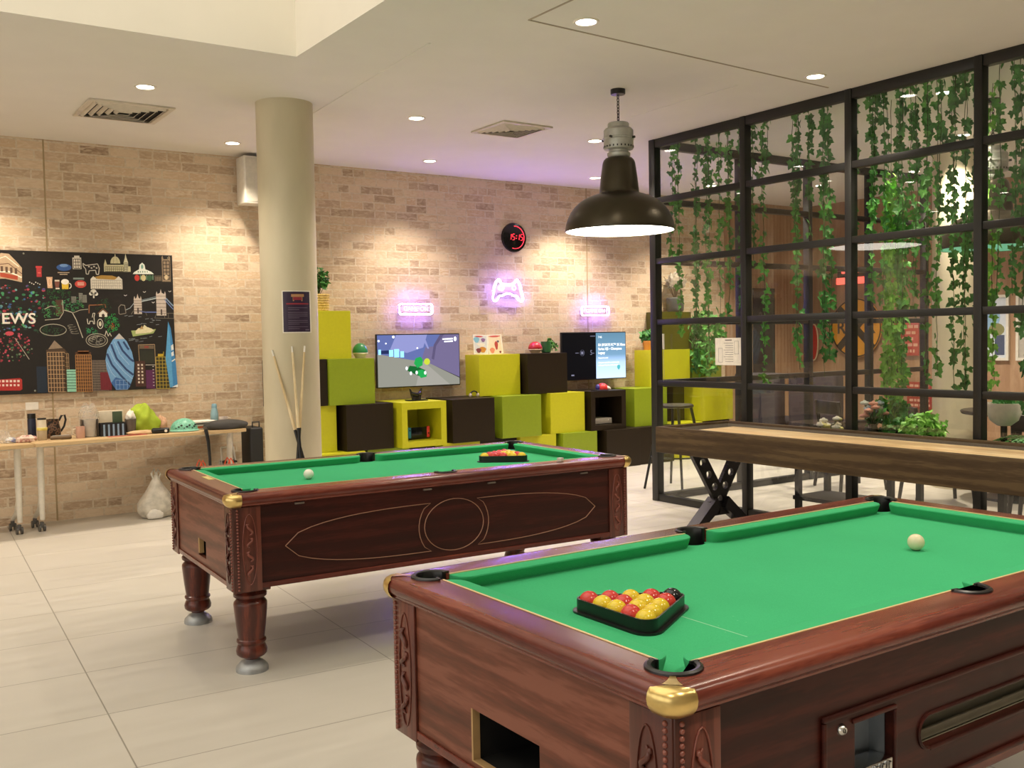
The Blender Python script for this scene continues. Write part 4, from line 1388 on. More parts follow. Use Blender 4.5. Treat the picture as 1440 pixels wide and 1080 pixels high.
# the violet light the signs throw up the wall and over the ceiling
for x, z, e in ((4.765, 1.80, .28), (5.868, 2.06, 1.0), (7.04, 1.79, .32)):
    ld = bpy.data.lights.new('neon_glow', 'AREA')
    ld.shape = 'RECTANGLE'; ld.size = .42; ld.size_y = .03
    ld.spread = math.radians(120)
    ld.energy = 0.6 * e
    ld.color = (0.42, 0.08, 1.0)
    lo = bpy.data.objects.new('neon_glow', ld)
    COL.objects.link(lo)
    lo.location = (x, WALL_Y - .12, z)
    lo.rotation_euler = (math.radians(-150), 0, 0)

# ------------------------------------------------------------------ clock, wall speaker, little wall things
t = thing('wall_clock', 'round black wall clock with red glowing digits and half ring', 'clock', (5.985, WALL_Y, 2.482))
MB().lathe([(0, .0), (.152, 0), (.156, .012), (.150, .03), (.142, .034), (0, .034)], 48, Matrix.Rotation(PI / 2, 4, 'X')).build('case', mat('black_gloss', '0c0c0d', 0.2), t, smooth=40)
REDL = emit('clock_red', (1.0, 0.03, 0.05), 3.2)
SEG = {'1': 'bc', '5': 'afgcd'}
m = MB()
def segdigit(ch, x0):
    w_, h = .027, .031
    def S(x, z): return (x0 + x + (z + h) * .12, -.0352, z + .004)
    P_ = {'a': ((0, h), (w_, h)), 'b': ((w_, h), (w_, 0)), 'c': ((w_, 0), (w_, -h)), 'd': ((0, -h), (w_, -h)), 'e': ((0, 0), (0, -h)), 'f': ((0, h), (0, 0)), 'g': ((0, 0), (w_, 0))}
    for k in SEG[ch]:
        (xa, za), (xb, zb) = P_[k]
        m.tube([S(xa + (xb - xa) * .1, za + (zb - za) * .1), S(xa + (xb - xa) * .9, za + (zb - za) * .9)], .0040, 6, flat=.4)
for ch, x0 in (('1', -.078), ('5', -.034), ('1', .026), ('5', .070)):
    segdigit(ch, x0)
m.ball((.022, -.0355, .018), .0045, 8, 6); m.ball((.018, -.0355, -.010), .0045, 8, 6)
m.build('digits', REDL, t, smooth=0)
MB().tube([(.118 * math.sin(a), -.036, .118 * math.cos(a)) for a in [math.radians(-4 + 200 * i / 30) for i in range(31)]], .0048, 6, flat=.4).build('seconds_arc', REDL, t)
t = thing('wall_speaker', 'white box loudspeaker high on the brick wall behind the column', 'speaker', (3.19, 8.45, 2.835))
MB().box(-.2, .2, 0, .2, -.205, .205, .008).build('cabinet', mat('speaker_white', 'd9d3c6', 0.5), t, smooth=30)
MB().box(-.185, .185, -.004, 0, -.19, .19, .002).build('grille', mat('speaker_grille', 'c4bdae', 0.8), t, smooth=0)
m = MB(); m.box(-.03, .03, .2, WALL_Y - 8.45, -.03, .03); m.build('bracket', BLACKMT, t, smooth=0)
t = thing('wall_note', 'small blank white card on the brick wall just under the mural', 'note', (1.290, WALL_Y - .001, .942))
MB().box(-.047, .047, -.0015, .0, -.031, .031).build('card', PAPER, t, smooth=0)

# ------------------------------------------------------------------ sign and cues at the column
t = thing('rules_poster', 'purple printed notice with white border taped round the concrete column', 'poster', (COLX, COLY, 0))
def curved(m, a0, a1, z0, z1, r, n=8):
    for k in range(n):
        p, q = a0 + (a1 - a0) * k / n, a0 + (a1 - a0) * (k + 1) / n
        m.poly([(r * math.cos(p), r * math.sin(p), z0), (r * math.cos(q), r * math.sin(q), z0), (r * math.cos(q), r * math.sin(q), z1), (r * math.cos(p), r * math.sin(p), z1)])
ca = math.radians(-96)     # where the sheet is centred on the column
def sub(m, u0, u1, v0, v1, lay):
    """u across -1..1, v up -1..1 on the sheet"""
    wA = .105 / COLR
    curved(m, ca + u0 * wA, ca + u1 * wA, 1.621 + v0 * .145, 1.621 + v1 * .145, COLR + .001 + lay * .0006, max(3, int(48 * (u1 - u0) / 2)))
m = MB(); sub(m, -1, 1, -1, 1, 0); m.build('sheet', PAPER, t, smooth=0)
m = MB(); sub(m, -.93, .9, -.95, .95, 1); m.build('print_ground', mat('sign_purple', '2c1836', 0.35), t, smooth=0)
m = MB()
for v, n in ((.20, 2), (-.02, 4), (-.40, 3), (-.70, 2)):
    for k in range(n):
        sub(m, -.62, .70 if k < n - 1 else .1, v - k * .085 - .022, v - k * .085, 2)
sub(m, .5, .8, -.88, -.83, 2)
m.build('print_text', mat('sign_grey_text', '6f6275', 0.6), t, smooth=0)
m = MB(); sub(m, -.72, .78, .34, .41, 2); sub(m, -.28, .3, .55, .70, 3); m.build('print_red', mat('sign_red', '8e2436', 0.5), t, smooth=0)
m = MB(); sub(m, -.4, .45, .70, .83, 2); sub(m, -.30, -.22, .5, .7, 2); sub(m, .26, .34, .5, .7, 2); m.build('print_picture', mat('sign_tan', 'b3835c', 0.5), t, smooth=0)

cue_wood = mat_wood('pale_cue_wood', 'c9b083', 'd9c397', 'e4d2ab', 'z', rough=0.3, ring=3)
for foot, tip, lab in (((2.705, 6.184), (2.480, 6.556, 1.36), 'pool cue leaning on the column, its tip leftmost of the three'),
                       ((2.57, 6.237), (2.587, 6.463, 1.385), 'pool cue leaning on the column, the middle of the three'),
                       ((2.472, 6.276), (2.675, 6.452, 1.385), 'pool cue leaning on the column, its tip rightmost by the purple notice')):
    t = thing('pool_cue', lab, 'pool cue', (foot[0], foot[1], 0), 0, 'cues leaning on the column')
    d = Vector((tip[0] - foot[0], tip[1] - foot[1], tip[2]))
    def q(s): return d * s
    MB().tube([q(.60), q(.97)], [.0105, .0068], 12).build('shaft', cue_wood, t)
    MB().tube([q(.004), q(.60)], [.0135, .0107], 12).build('butt', BLACKPL, t)
    MB().tube([q(.97), q(1.0)], [.0068, .0064], 12).build('ferrule', WHITEPL, t)

# ------------------------------------------------------------------ hanging ivy behind the glass
IVY = [mat_leaf('ivy_leaf_dark', '2f6a2c', '4f9440'), mat_leaf('ivy_leaf_mid', '3f8034', '63ac48'), mat_leaf('ivy_leaf_bright', '66ac3c', '98d45a')]
STEM = mat('ivy_stem', '3c4a22', 0.7)
LEAF2D = [(0, 0), (.16, -.13), (.40, -.16), (.44, .04), (.62, .20), (.40, .36), (.24, .44), (.20, .70), (0, 1.0)]
LEAF2D = LEAF2D + [(-x, y) for x, y in LEAF2D[-2:0:-1]]
def leaf(bm, p, size, face, roll, tilt, rng):
    """one folded ivy leaf hanging from p"""
    M = Matrix.Translation(p) @ Matrix.Rotation(face, 4, 'Z') @ Matrix.Rotation(tilt, 4, 'X') @ Matrix.Rotation(roll, 4, 'Y')
    vs = [bm.verts.new(M @ Vector((x * size, .12 * size * abs(x), -y * size))) for x, y in LEAF2D]
    c = bm.verts.new(M @ Vector((0, -.10 * size, -.3 * size)))
    n = len(vs)
    for i in range(n):
        bm.faces.new((vs[i], vs[(i + 1) % n], c))
def ivy(x, y, zt, zb, label, group, m, seed, dens=1.0, spread=.026, size=.060, bare=0.0):
    rng = random.Random(seed)
    L = zt - zb
    t = thing('hanging_ivy', label, 'ivy', (x, y, zt), 0, group)
    n = max(4, int(L / .09))
    pts = []
    ox = oy = 0
    for i in range(n + 1):
        ox += rng.uniform(-.008, .008); oy += rng.uniform(-.010, .010)
        ox *= .8; oy *= .85
        pts.append(Vector((ox, oy, -L * i / n)))
    MB().tube(pts, .0022, 5).build('stem', STEM, t, smooth=60)
    bm = bmesh.new()
    z = .02 + bare
    gap = 0
    while z < L:
        k = min(n - 1, int(z / L * n)); q = z / L * n - k
        p = pts[k].lerp(pts[k + 1], q)
        for _ in range(rng.choice((1, 1, 2, 2)) if dens <= 1 else rng.choice((2, 3))):
            a = rng.uniform(0, 2 * PI)
            s = size * rng.uniform(.62, 1.12)
            off = Vector((math.cos(a), math.sin(a), 0)) * spread * rng.uniform(.1, 1)
            leaf(bm, p + off, s, rng.gauss(PI / 2 * -1 + PI, .8), rng.gauss(0, .5), rng.uniform(-.7, .25), rng)
        z += rng.uniform(.034, .056) / dens
        if dens <= 1 and rng.random() < .09:
            z += rng.uniform(.05, .14)
    mb = MB(); mb.bm.free(); mb.bm = bm
    mb.build('leaves', m, t, smooth=0)
    return t
BAYS = [
 ([(6.245, 2.05), (6.20, 2.30), (6.135, 1.42), (6.03, 1.09), (5.963, 1.13), (5.867, 1.60), (5.80, 1.24), (5.726, 1.48), (5.644, 1.82), (5.586, 1.56), (5.532, 1.64), (5.40, 1.95)],
  'artificial ivy strand hanging behind the first glazed bay at the corner post', 'ivy behind the first bay'),
 ([(5.255, 1.00), (5.20, 2.67), (4.987, 2.31), (4.948, 1.14), (4.894, 1.35), (4.83, 2.14), (4.688, 1.40), (4.652, 1.09), (4.614, 1.22), (4.45, 1.75)],
  'artificial ivy strand hanging behind the second glazed bay from the corner', 'ivy behind the second bay'),
 ([(4.30, 1.65), (4.27, 2.2), (4.235, 2.4), (4.208, 1.60), (4.09, 1.70), (4.027, 1.26), (3.979, 1.58), (3.937, 1.53), (3.89, 1.04), (3.829, 2.08), (3.797, 1.11), (3.759, 2.17), (3.707, 1.04), (3.665, 2.02), (3.614, 1.07), (3.575, 1.05), (3.53, 1.43)],
  'artificial ivy strand hanging behind the third glazed bay from the corner', 'ivy behind the third bay'),
 ([(3.36, 1.60), (3.325, 1.62), (3.25, 1.38), (3.215, 0.91), (3.05, 1.2), (2.9, 1.5), (2.75, 1.1), (2.6, 1.4)],
  'artificial ivy strand hanging behind the fourth glazed bay at the right edge', 'ivy behind the fourth bay'),
]
sd = 11
for bay, (lst, lab, grp) in enumerate(BAYS):
    for k, (y, zb) in enumerate(lst):
        sd += 1
        rr = random.Random(sd)
        ivy(GLASS_X + .09 + rr.uniform(0, .09), y, CEIL - .002, zb, lab, grp, IVY[rr.choice((0, 0, 1))], sd, dens=1.0)
# thick brighter trails deeper in the room
for k, (y, zb) in enumerate(((4.43, .74), (4.39, .72), (4.35, .75), (4.31, .95))):
    sd += 1
    ivy(6.32, y, CEIL - .002, zb, 'thick bright green ivy trail reaching down to the plant shelf behind the third bay', 'thick ivy trail', IVY[2 if k < 3 else 1], sd, dens=1.5, spread=.05, size=.058, bare=.5 + .06 * k)
for k, (y, zb) in enumerate(((3.80, .95), (3.74, 1.05))):
    sd += 1
    ivy(6.5, y, CEIL - .002, zb, 'bright ivy trail hanging in front of the concrete column in the glazed room', 'ivy before the inner column', IVY[2], sd, dens=1.0, spread=.03)

def bush(m, c, r, n, mtl_sizes, seed, flat=1.0, size=.06):
    rng = random.Random(seed)
    bm = bmesh.new()
    for _ in range(n):
        d = Vector((rng.gauss(0, 1), rng.gauss(0, 1), rng.gauss(0, 1))).normalized() * r * rng.uniform(.55, 1)
        d.z *= flat
        leaf(bm, Vector(c) + d, size * rng.uniform(.7, 1.2), rng.uniform(0, 2 * PI), rng.gauss(0, .6), rng.uniform(-1.2, .4), rng)
    me = bpy.data.meshes.new('tmp'); bm.to_mesh(me); bm.free()
    n0 = len(m.bm.faces)
    m.bm.from_mesh(me); bpy.data.meshes.remove(me); m._mark(n0)
    return m

# ------------------------------------------------------------------ shuffleboard table in front of the glass
SX0, SX1, SY1, SY0, SZ0, SZ1 = 4.985, 5.735, 5.45, 1.05, .555, .745
t = thing('shuffleboard_table', 'long weathered wood shuffleboard table on black cross legs along the glass wall', 'shuffleboard table', (5.36, 3.25, 0))
def loc_(x, y): return (x - 5.36, y - 3.25)
lx0, ly0 = loc_(SX0, SY0); lx1, ly1 = loc_(SX1, SY1)
MB().box(lx0, lx0 + .045, ly0, ly1, SZ0, SZ1, .006).build('side_board', WALNUT, t)
MB().box(lx1 - .045, lx1, ly0, ly1, SZ0, SZ1, .006).build('side_board', WALNUT, t)
MB().box(lx0 + .045, lx1 - .045, ly1 - .045, ly1, SZ0, SZ1, .006).build('end_board', WALNUT, t)
MB().box(lx0 + .045, lx1 - .045, ly0, ly0 + .045, SZ0, SZ1, .006).build('end_board', WALNUT, t)
GREYFELT = mat('grey_gutter_felt', '726a5e', 0.95, var=.15, scale=160)
MB().box(lx0 + .045, lx1 - .045, ly0 + .045, ly1 - .045, SZ0 + .01, SZ0 + .05).build('gutter', GREYFELT, t, smooth=0)
m = MB()
m.box(lx0 + .045, lx0 + .051, ly0 + .045, ly1 - .045, SZ0 + .05, SZ1 - .018); m.box(lx1 - .051, lx1 - .045, ly0 + .045, ly1 - .045, SZ0 + .05, SZ1 - .018)
m.box(lx0 + .051, lx1 - .051, ly1 - .051, ly1 - .045, SZ0 + .05, SZ1 - .018)
m.build('gutter_lining', GREYFELT, t, smooth=0)
MB().box(lx0 + .14, lx1 - .14, ly0 + .12, ly1 - .20, SZ0 + .05, SZ1 - .026, .004).build('playfield', PALEWOOD, t)
def holed_bar(m, p0, p1, wdt, thick, yc, holes):
    """a bar in the xz plane from p0 to p1 with round holes along its middle"""
    p0, p1 = Vector((p0[0], 0, p0[1])), Vector((p1[0], 0, p1[1]))
    d = (p1 - p0); L = d.length; d.normalize()
    ang = math.atan2(d.z, d.x)
    M = Matrix.Translation((p0.x, yc, p0.z)) @ Matrix.Rotation(-ang, 4, 'Y')
    # strips between the holes: each hole is an octagonal gap in a square cell
    cell = wdt * .62
    cur = 0.0
    r = wdt * .25
    for h in holes:
        a, b_ = h * L - cell / 2, h * L + cell / 2
        m.box(cur, a, -thick / 2, thick / 2, -wdt / 2, wdt / 2, M=M)
        tmp = bmesh.new()
        n = 24
        sq, ci = [], []
        for i in range(n):
            an = 2 * PI * i / n
            c_, s_ = math.cos(an), math.sin(an)
            k = min((cell / 2) / max(abs(c_), 1e-6), (wdt / 2) / max(abs(s_), 1e-6))
            sq.append((h * L + c_ * k, s_ * k)); ci.append((h * L + c_ * r, s_ * r))
        V = {}
        for nm, P_ in (('s', sq), ('c', ci)):
            for sd_, yy in (('f', -thick / 2), ('b', thick / 2)):
                V[nm + sd_] = [tmp.verts.new((x, yy, z)) for x, z in P_]
        for i in range(n):
            j = (i + 1) % n
            tmp.faces.new((V['sf'][i], V['sf'][j], V['cf'][j], V['cf'][i]))
            tmp.faces.new((V['sb'][i], V['cb'][i], V['cb'][j], V['sb'][j]))
            tmp.faces.new((V['cf'][i], V['cf'][j], V['cb'][j], V['cb'][i]))
            tmp.faces.new((V['sf'][i], V['sb'][i], V['sb'][j], V['sf'][j]))
        bmesh.ops.recalc_face_normals(tmp, faces=tmp.faces)
        bmesh.ops.transform(tmp, matrix=M, verts=tmp.verts)
        m.add(tmp)
        cur = b_
    m.box(cur, L, -thick / 2, thick / 2, -wdt / 2, wdt / 2, M=M)
BLKW = mat('black_painted_wood', '1d1a1c', 0.4)
for yw in (5.27, 1.9):
    xc, yl = loc_(5.45, yw)
    m = MB()
    holed_bar(m, (xc - .245, .575), (xc + .06, .10), .115, .034, yl, (.22, .42, .62, .82))
    holed_bar(m, (xc + .245, .575), (xc - .06, .10), .115, .032, yl, (.22, .42, .62, .82))
    m.box(xc - .10, xc + .10, yl - .016, yl + .016, .06, .17, .004)
    tmp_pts = [(-.30, 0), (-.20, 0), (-.06, .14), (-.06, .24)]
    m.prism([(xc - .285, 0), (xc - .185, 0), (xc - .02, .12), (xc - .06, .20)], .1, at(0, yl + .05, 0, FACE_S))
    m.prism([(xc + .285, 0), (xc + .06, .20), (xc + .02, .12), (xc + .185, 0)], .1, at(0, yl + .05, 0, FACE_S))
    m.build('leg', BLKW, t, smooth=0)

# ------------------------------------------------------------------ folding tables along the brick wall
TT = .695
def flip_table(label, xl, xr, yf, rz):
    t = thing('folding_table', label, 'table', (xl, yf, 0), rz, 'folding tables by the brick wall')
    L = xr - xl
    MB().box(0.002, L, 0, .52, TT - .028, TT, .004).build('tabletop', OAKTOP, t)
    MB().box(.10, L - .10, .22, .28, TT - .055, TT - .028).build('crossbar', STEEL_W, t, smooth=0)
    for xx in (.075, L - .075):
        m = MB()
        m.tube([(xx - .005, .16, TT - .03), (xx, .19, .40), (xx + .004, .21, .20), (xx + .006, .215, .09)], [.026, .025, .022, .018], 12)
        m.tube([(xx + .002, .20, .30), (xx + .003, .28, .16), (xx + .004, .42, .09)], [.018, .02, .018], 10)
        lg = m.build('leg', STEEL_W, t, smooth=50)
        for yy in (.215, .43):
            c_ = MB()
            for s in (-1, 1):
                c_.cyl((xx + s * .010, yy, .028), (xx + s * .024, yy, .028), .028, n=18)
            c_.box(xx - .012, xx + .012, yy - .018, yy + .018, .03, .075, .004)
            c_.build('caster', mat('grey_caster', '4f4d4a', 0.4), lg, smooth=40)
    return t
TBR = math.radians(4.5)
flip_table('pale wood folding table at the left edge of the photo', -.42, 1.20, 7.93, TBR)
flip_table('pale wood folding table covered with clutter, between the left table and the column', 1.205, 2.86, 8.065, TBR)

# ------------------------------------------------------------------ clutter on the tables
def bottle(name, label, cat, x, y, prof, m, cap=None, capm=None, z=TT):
    t = thing(name, label, cat, (x, y, z))
    MB().lathe(prof, 24).build('body', m, t, smooth=50)
    if cap:
        MB().lathe(cap, 24).build('cap', capm, t, smooth=40)
    return t
bottle('bottle', 'tall dark navy drinks bottle on the left folding table top', 'bottle', 1.245, 8.46, [(0, 0), (.029, 0), (.031, .01), (.031, .155), (.028, .165)], mat('navy_metal', '1c2238', 0.35), [(0, .202), (.03, .202), (.031, .166), (0, .166)], BLACKPL)
t = thing('shaker_bottle', 'cream shaker bottle with yellow band and beige lower part', 'bottle', (1.295, 8.32, TT))
MB().lathe([(0, 0), (.030, 0), (.033, .01), (.035, .075), (.034, .08)], 24).build('lower_cup', mat('beige_cup', 'b7a486', 0.5), t)
MB().lathe([(.037, .078), (.038, .085), (.038, .097), (.036, .1), (.03, .1)], 24).build('band', mat('yellow_band', 'd9c768', 0.5), t)
MB().lathe([(.033, .1), (.031, .16), (0, .16)], 24).build('upper_cup', mat('cream_cup', 'ddd3bd', 0.5), t)
MB().lathe([(.032, .16), (.032, .172), (0, .172)], 24).build('lid', BLACKPL, t)
t = thing('jug', 'black and brown patterned jug with a tall curved handle', 'jug', (1.395, 8.46, TT))
def mat_pattern(name, a, b_, sc):
    m, nt, bs = new_mat(name)
    v = nd(nt, 'ShaderNodeTexVoronoi'); v.inputs['Scale'].default_value = sc
    nt.links.new(coords(nt), v.inputs['Vector'])
    nt.links.new(ramp(nt, [(.2, lin(a)), (.45, lin(b_)), (.6, lin(a))], v.outputs['Distance']), bs.inputs['Base Color'])
    bs.inputs['Roughness'].default_value = .4
    return m
MB().lathe([(0, 0), (.045, 0), (.056, .02), (.058, .06), (.05, .10), (.044, .135), (.048, .15), (.044, .15), (.04, .13), (0, .12)], 28).build('body', mat_pattern('jug_pattern', '1e1612', '7a5a44', 32), t)
MB().tube([(.045, 0, .135), (.066, 0, .175), (.088, 0, .178), (.095, 0, .14), (.082, 0, .09), (.057, 0, .05)], .008, 8).build('handle', mat('jug_black', '1a1411', 0.4), t)
t = thing('pencil_case', 'brown cylindrical pencil case lying in front of the patterned jug', 'pencil case', (1.42, 8.28, TT + .017))
MB().tube([(-.075, 0, 0), (-.065, 0, 0), (.065, 0, 0), (.075, 0, 0)], [.012, .0165, .0165, .012], 16).build('body', mat('case_brown', '6d5a44', 0.7), t)
MB().tube([(-.06, -.004, .0165), (.06, -.004, .0165)], .0018, 5).build('zip', GREYMET, t)
t = thing('mug', 'pale pink mug in front of the clear tub', 'mug', (1.565, 8.30, TT))
MB().lathe([(0, 0), (.03, 0), (.033, .005), (.033, .092), (.030, .092), (.03, .01), (0, .01)], 24).build('body', mat('pink_ceramic', 'c9a08e', 0.4), t)
MB().tube([(-.032, 0, .075), (-.052, 0, .07), (-.055, 0, .04), (-.032, 0, .022)], .005, 8).build('handle', mat('cream_ceramic', 'd6c6ac', 0.4), t)
t = thing('plastic_tub', 'clear plastic tub in a dark rack, half wrapped in plastic bag', 'tub', (1.645, 8.36, TT))
MB().lathe([(0, .004), (.042, .004), (.052, .14), (.050, .14), (.040, .008), (0, .008)], 24).build('tub', mat('cloudy_plastic', 'b9b1a5', 0.3), t)
m = MB()
for sx in (-1, 1):
    m.box(sx * .058 - .004, sx * .058 + .004, -.03, .03, 0, .14, .002)
m.box(-.058, .058, -.03, .03, 0, .003)
m.build('rack', mat('rack_brown', '4b4038', 0.5), t)
rng = random.Random(5)
def crumple(c, sx, sy, sz, seed, amp=.22, seg=28, rings=18, flatb=True, fr=3.0):
    """a soft crumpled lump, flattened below"""
    rng_ = random.Random(seed)
    waves = [(Vector((rng_.uniform(-1, 1), rng_.uniform(-1, 1), rng_.uniform(-1, 1))).normalized() * fr * rng_.uniform(.7, 2.2), rng_.uniform(0, 6.28), rng_.uniform(.3, 1)) for _ in range(9)]
    tmp = bmesh.new()
    bmesh.ops.create_uvsphere(tmp, u_segments=seg, v_segments=rings, radius=1)
    for v in tmp.verts:
        k = 1 + amp * sum(a * (1 - 2 * abs(math.sin(v.co.dot(w) + p))) for w, p, a in waves) / 4
        v.co = v.co * k
        if flatb and v.co.z < -.55:
            v.co.z = -.55 + (v.co.z + .55) * .08
        v.co = Vector((v.co.x * sx, v.co.y * sy, (v.co.z + (.58 if flatb else 0)) * sz)) + Vector(c)
    return tmp
def lump(name, label, cat, loc, size, m, seed, amp=.22, fr=3.0, rz=0):
    mb = MB(); mb.add(crumple((0, 0, 0), *size, seed, amp=amp, fr=fr))
    o = mb.build(name, m, loc=loc, smooth=70, rot=(0, 0, rz))
    return tag(o, label, cat)
def mat_film(name, col, alpha):
    m, nt, b = new_mat(name)
    n1 = nd(nt, 'ShaderNodeTexNoise'); n1.inputs['Scale'].default_value = 16; n1.inputs['Detail'].default_value = 4
    nt.links.new(coords(nt), n1.inputs['Vector'])
    nt.links.new(ramp(nt, [(.35, tuple(x * .9 for x in lin(col)[:3]) + (1,)), (.65, lin(col))], n1.outputs[0]), b.inputs['Base Color'])
    nt.links.new(ramp(nt, [(.35, (alpha - .15,) * 3 + (1,)), (.65, (alpha + .12,) * 3 + (1,))], n1.outputs[0]), b.inputs['Alpha'])
    b.inputs['Roughness'].default_value = .3
    return m
FILM = mat_film('clear_film', 'd8d0c4', .3)
lump('plastic_bag', 'transparent crumpled plastic bag rising behind the clear tub', 'bag', (1.66, 8.46, TT), (.085, .05, .17), FILM, 3, .3)
lump('plastic_bag', 'transparent plastic wrap lying at the left photo edge on the table', 'bag', (1.02, 8.30, TT), (.055, .05, .065), FILM, 8, .35)
t = thing('storage_box', 'black open box with blue and white vertical stripes', 'box', (1.81, 8.34, TT), .04)
m = MB()
m.box(-.095, .095, -.04, -.037, 0, .105); m.box(-.095, .095, .037, .04, 0, .105); m.box(-.095, -.092, -.037, .037, 0, .105); m.box(.092, .095, -.037, .037, 0, .105); m.box(-.092, .092, -.037, .037, 0, .004)
m.build('body', mat('box_black', '191a20', 0.5), t, smooth=0)
m = MB()
for k in range(5):
    m.box(-.078 + k * .036, -.064 + k * .036, -.0412, -.04, .002, .094)
m.build('stripes', mat('stripe_blue', '8aa5bf', 0.5), t, smooth=0)
t = thing('card_box', 'dark green card packet standing in the striped box', 'box', (1.853, 8.345, TT + .006), .0)
MB().box(-.036, .036, -.012, .012, 0, .185, .003).build('packet', mat('packet_green', '37492f', 0.6), t)
t = thing('card_box', 'cream carton standing behind the striped box', 'box', (1.84, 8.52, TT))
MB().box(-.095, .095, -.03, .03, 0, .19, .003).build('carton', mat('carton_cream', 'd2c6ae', 0.7), t)
t = thing('cup', 'grey tapered paper cup right of the striped box, with a white tissue', 'cup', (1.952, 8.34, TT))
MB().lathe([(0, 0), (.034, 0), (.045, .125), (.042, .125), (.03, .006), (0, .006)], 24).build('body', mat('cup_grey', '5b5248', 0.6), t)
mb = MB(); mb.add(crumple((0, 0, .118), .04, .035, .05, 21, amp=.3)); mb.build('tissue', PAPER, t, smooth=60)
lump('jacket', 'lime green jacket heaped on the folding table by the brick wall', 'jacket', (2.07, 8.44, TT), (.135, .09, .155), mat('lime_fabric', 'a3b82f', 0.75), 14, .34, 2.6)
lump('cloth', 'beige cloth lying in front of the lime jacket', 'cloth', (2.02, 8.29, TT), (.12, .04, .022), mat('beige_cloth', 'cfae84', 0.8), 4, .2)
t = thing('leaflet', 'red and pink leaflet under the striped box', 'leaflet', (1.90, 8.245, TT), .05)
MB().box(-.15, .15, -.035, .02, 0, .002).build('sheet', mat('leaflet_red', 'b5504a', 0.6), t, smooth=0)
t = thing('gadget', 'black oblong gadget with a round white button in front of the peach cloth', 'gadget', (2.165, 8.26, TT), -.25)
MB().box(-.07, .07, -.025, .025, 0, .045, .016, seg=3).build('body', BLACKPL, t)
MB().lathe([(0, .003), (.01, .003), (.012, 0)], 16, Matrix.Translation((.04, -.025, .02)) @ Matrix.Rotation(PI / 2, 4, 'X')).build('button', WHITEPL, t)
lump('cloth', 'peach cloth bundle right of the lime jacket', 'cloth', (2.225, 8.46, TT), (.052, .045, .085), mat('peach_cloth', 'd0a384', 0.8), 31, .3)
t = thing('cap', 'mint green patterned cap lying on the table before the papers', 'cap', (2.37, 8.32, TT))
m = MB(); tmp = bmesh.new(); bmesh.ops.create_uvsphere(tmp, u_segments=28, v_segments=16, radius=1)
bmesh.ops.bisect_plane(tmp, geom=tmp.verts[:] + tmp.edges[:] + tmp.faces[:], plane_co=(0, 0, 0), plane_no=(0, 0, -1), clear_outer=True)
bmesh.ops.transform(tmp, matrix=Matrix.Translation((0, 0, .008)) @ Matrix.Diagonal((.112, .09, .10, 1)), verts=tmp.verts)
m.add(tmp); m.build('crown', mat_pattern('mint_pattern', '7dbfa4', '5fa58a', 40), t, smooth=60)
MB().lathe([(.0, .004), (.108, .004), (.122, .006), (.118, .012), (.1, .014)], 28, Matrix.Diagonal((1, .85, 1, 1))).build('brim', mat('mint_fabric', '86c2aa', 0.8), t)
m = MB()
for k in range(9):
    a = -2.4 + k * .21
    m.ball((.104 * math.cos(a), .084 * math.sin(a), .030 + .012 * (k % 3)), .010, 8, 6, sc=(1, .5, .7))
m.build('print', mat('mint_dark_print', '24302c', 0.7), t)
for k, (dz, h, mt, lab, dx, w_) in enumerate(((0, .012, mat('folder_white', 'cfc5b3', .7), 'white folder at the bottom of the paper stack', 0, .14), (.013, .016, mat('folder_orange', 'c4623a', .6), 'orange folder in the paper stack under a white magazine', .02, .12), (.030, .014, mat('magazine_white', 'd9d0c2', .6), 'white magazine in the paper stack under a dark one', -.01, .13), (.045, .012, mat('folder_dark', '4a4a46', .6), 'dark folder second from the top of the paper stack', -.02, .13), (.058, .012, PAPER, 'loose white papers on top of the paper stack', -.05, .10))):
    o = MB().box(-w_, w_, -.09, .09, 0, h, .001).build('folder', mt, loc=(2.60 + dx, 8.44, TT + dz), smooth=0, rot=(0, 0, .06 * (k - 2)))
    tag(o, lab, 'folder', 'paper stack on the folding table')
bottle('water_bottle', 'pale blue water bottle standing near the right end of the table', 'bottle', 2.715, 8.60, [(0, 0), (.030, 0), (.034, .01), (.034, .11), (.028, .14), (.022, .165)], mat('blue_plastic', '8fb3bd', 0.3), [(0, .198), (.016, .198), (.022, .19), (.024, .166), (0, .166)], mat('blue_cap', '7fa6b5', 0.4))
t = thing('mug', 'white mug with pink tint behind the grey bag', 'mug', (2.735, 8.42, TT))
MB().lathe([(0, 0), (.034, 0), (.038, .006), (.038, .095), (.035, .095), (.034, .01), (0, .01)], 24).build('body', mat('white_ceramic', 'd8c9bd', 0.35), t)
MB().tube([(.037, 0, .08), (.06, 0, .078), (.062, 0, .045), (.037, 0, .03)], .005, 8).build('handle', mat('white_ceramic', 'd8c9bd', 0.35), t)
t = thing('shoulder_bag', 'dark grey bag draped over the right end of the table, strap hanging down', 'bag', (2.70, 8.27, TT))
m = MB(); m.add(crumple((0, 0, 0), .195, .10, .055, 44, amp=.16, fr=1.8)); m.build('body', mat('grey_bag', '3b3835', 0.75), t, smooth=70)
MB().tube([(-.19, -.05, .03), (-.205, -.135, .015), (-.195, -.155, -.08), (-.185, -.15, -.22), (-.18, -.14, -.36)], [.016, .016, .014, .012, .012], 8, flat=.4).build('strap', BLACKPL, t)
lump('snack_bag', 'pink and white crumpled snack packet at the left end of the table clutter', 'packet', (1.17, 8.26, TT), (.085, .045, .035), mat_pattern('snack_print', 'd8c0b0', 'a86a64', 30), 61, .25)
lump('tissue_wrap', 'white and blue crumpled wrapper left of the snack packet', 'wrapper', (1.075, 8.27, TT), (.05, .04, .03), mat_pattern('wrap_print', 'd9d5cf', '4a5590', 16), 66, .3)
t = thing('brochure', 'flat beige brochure lying across the gap between both tables', 'leaflet', (1.31, 8.23, TT), .25)
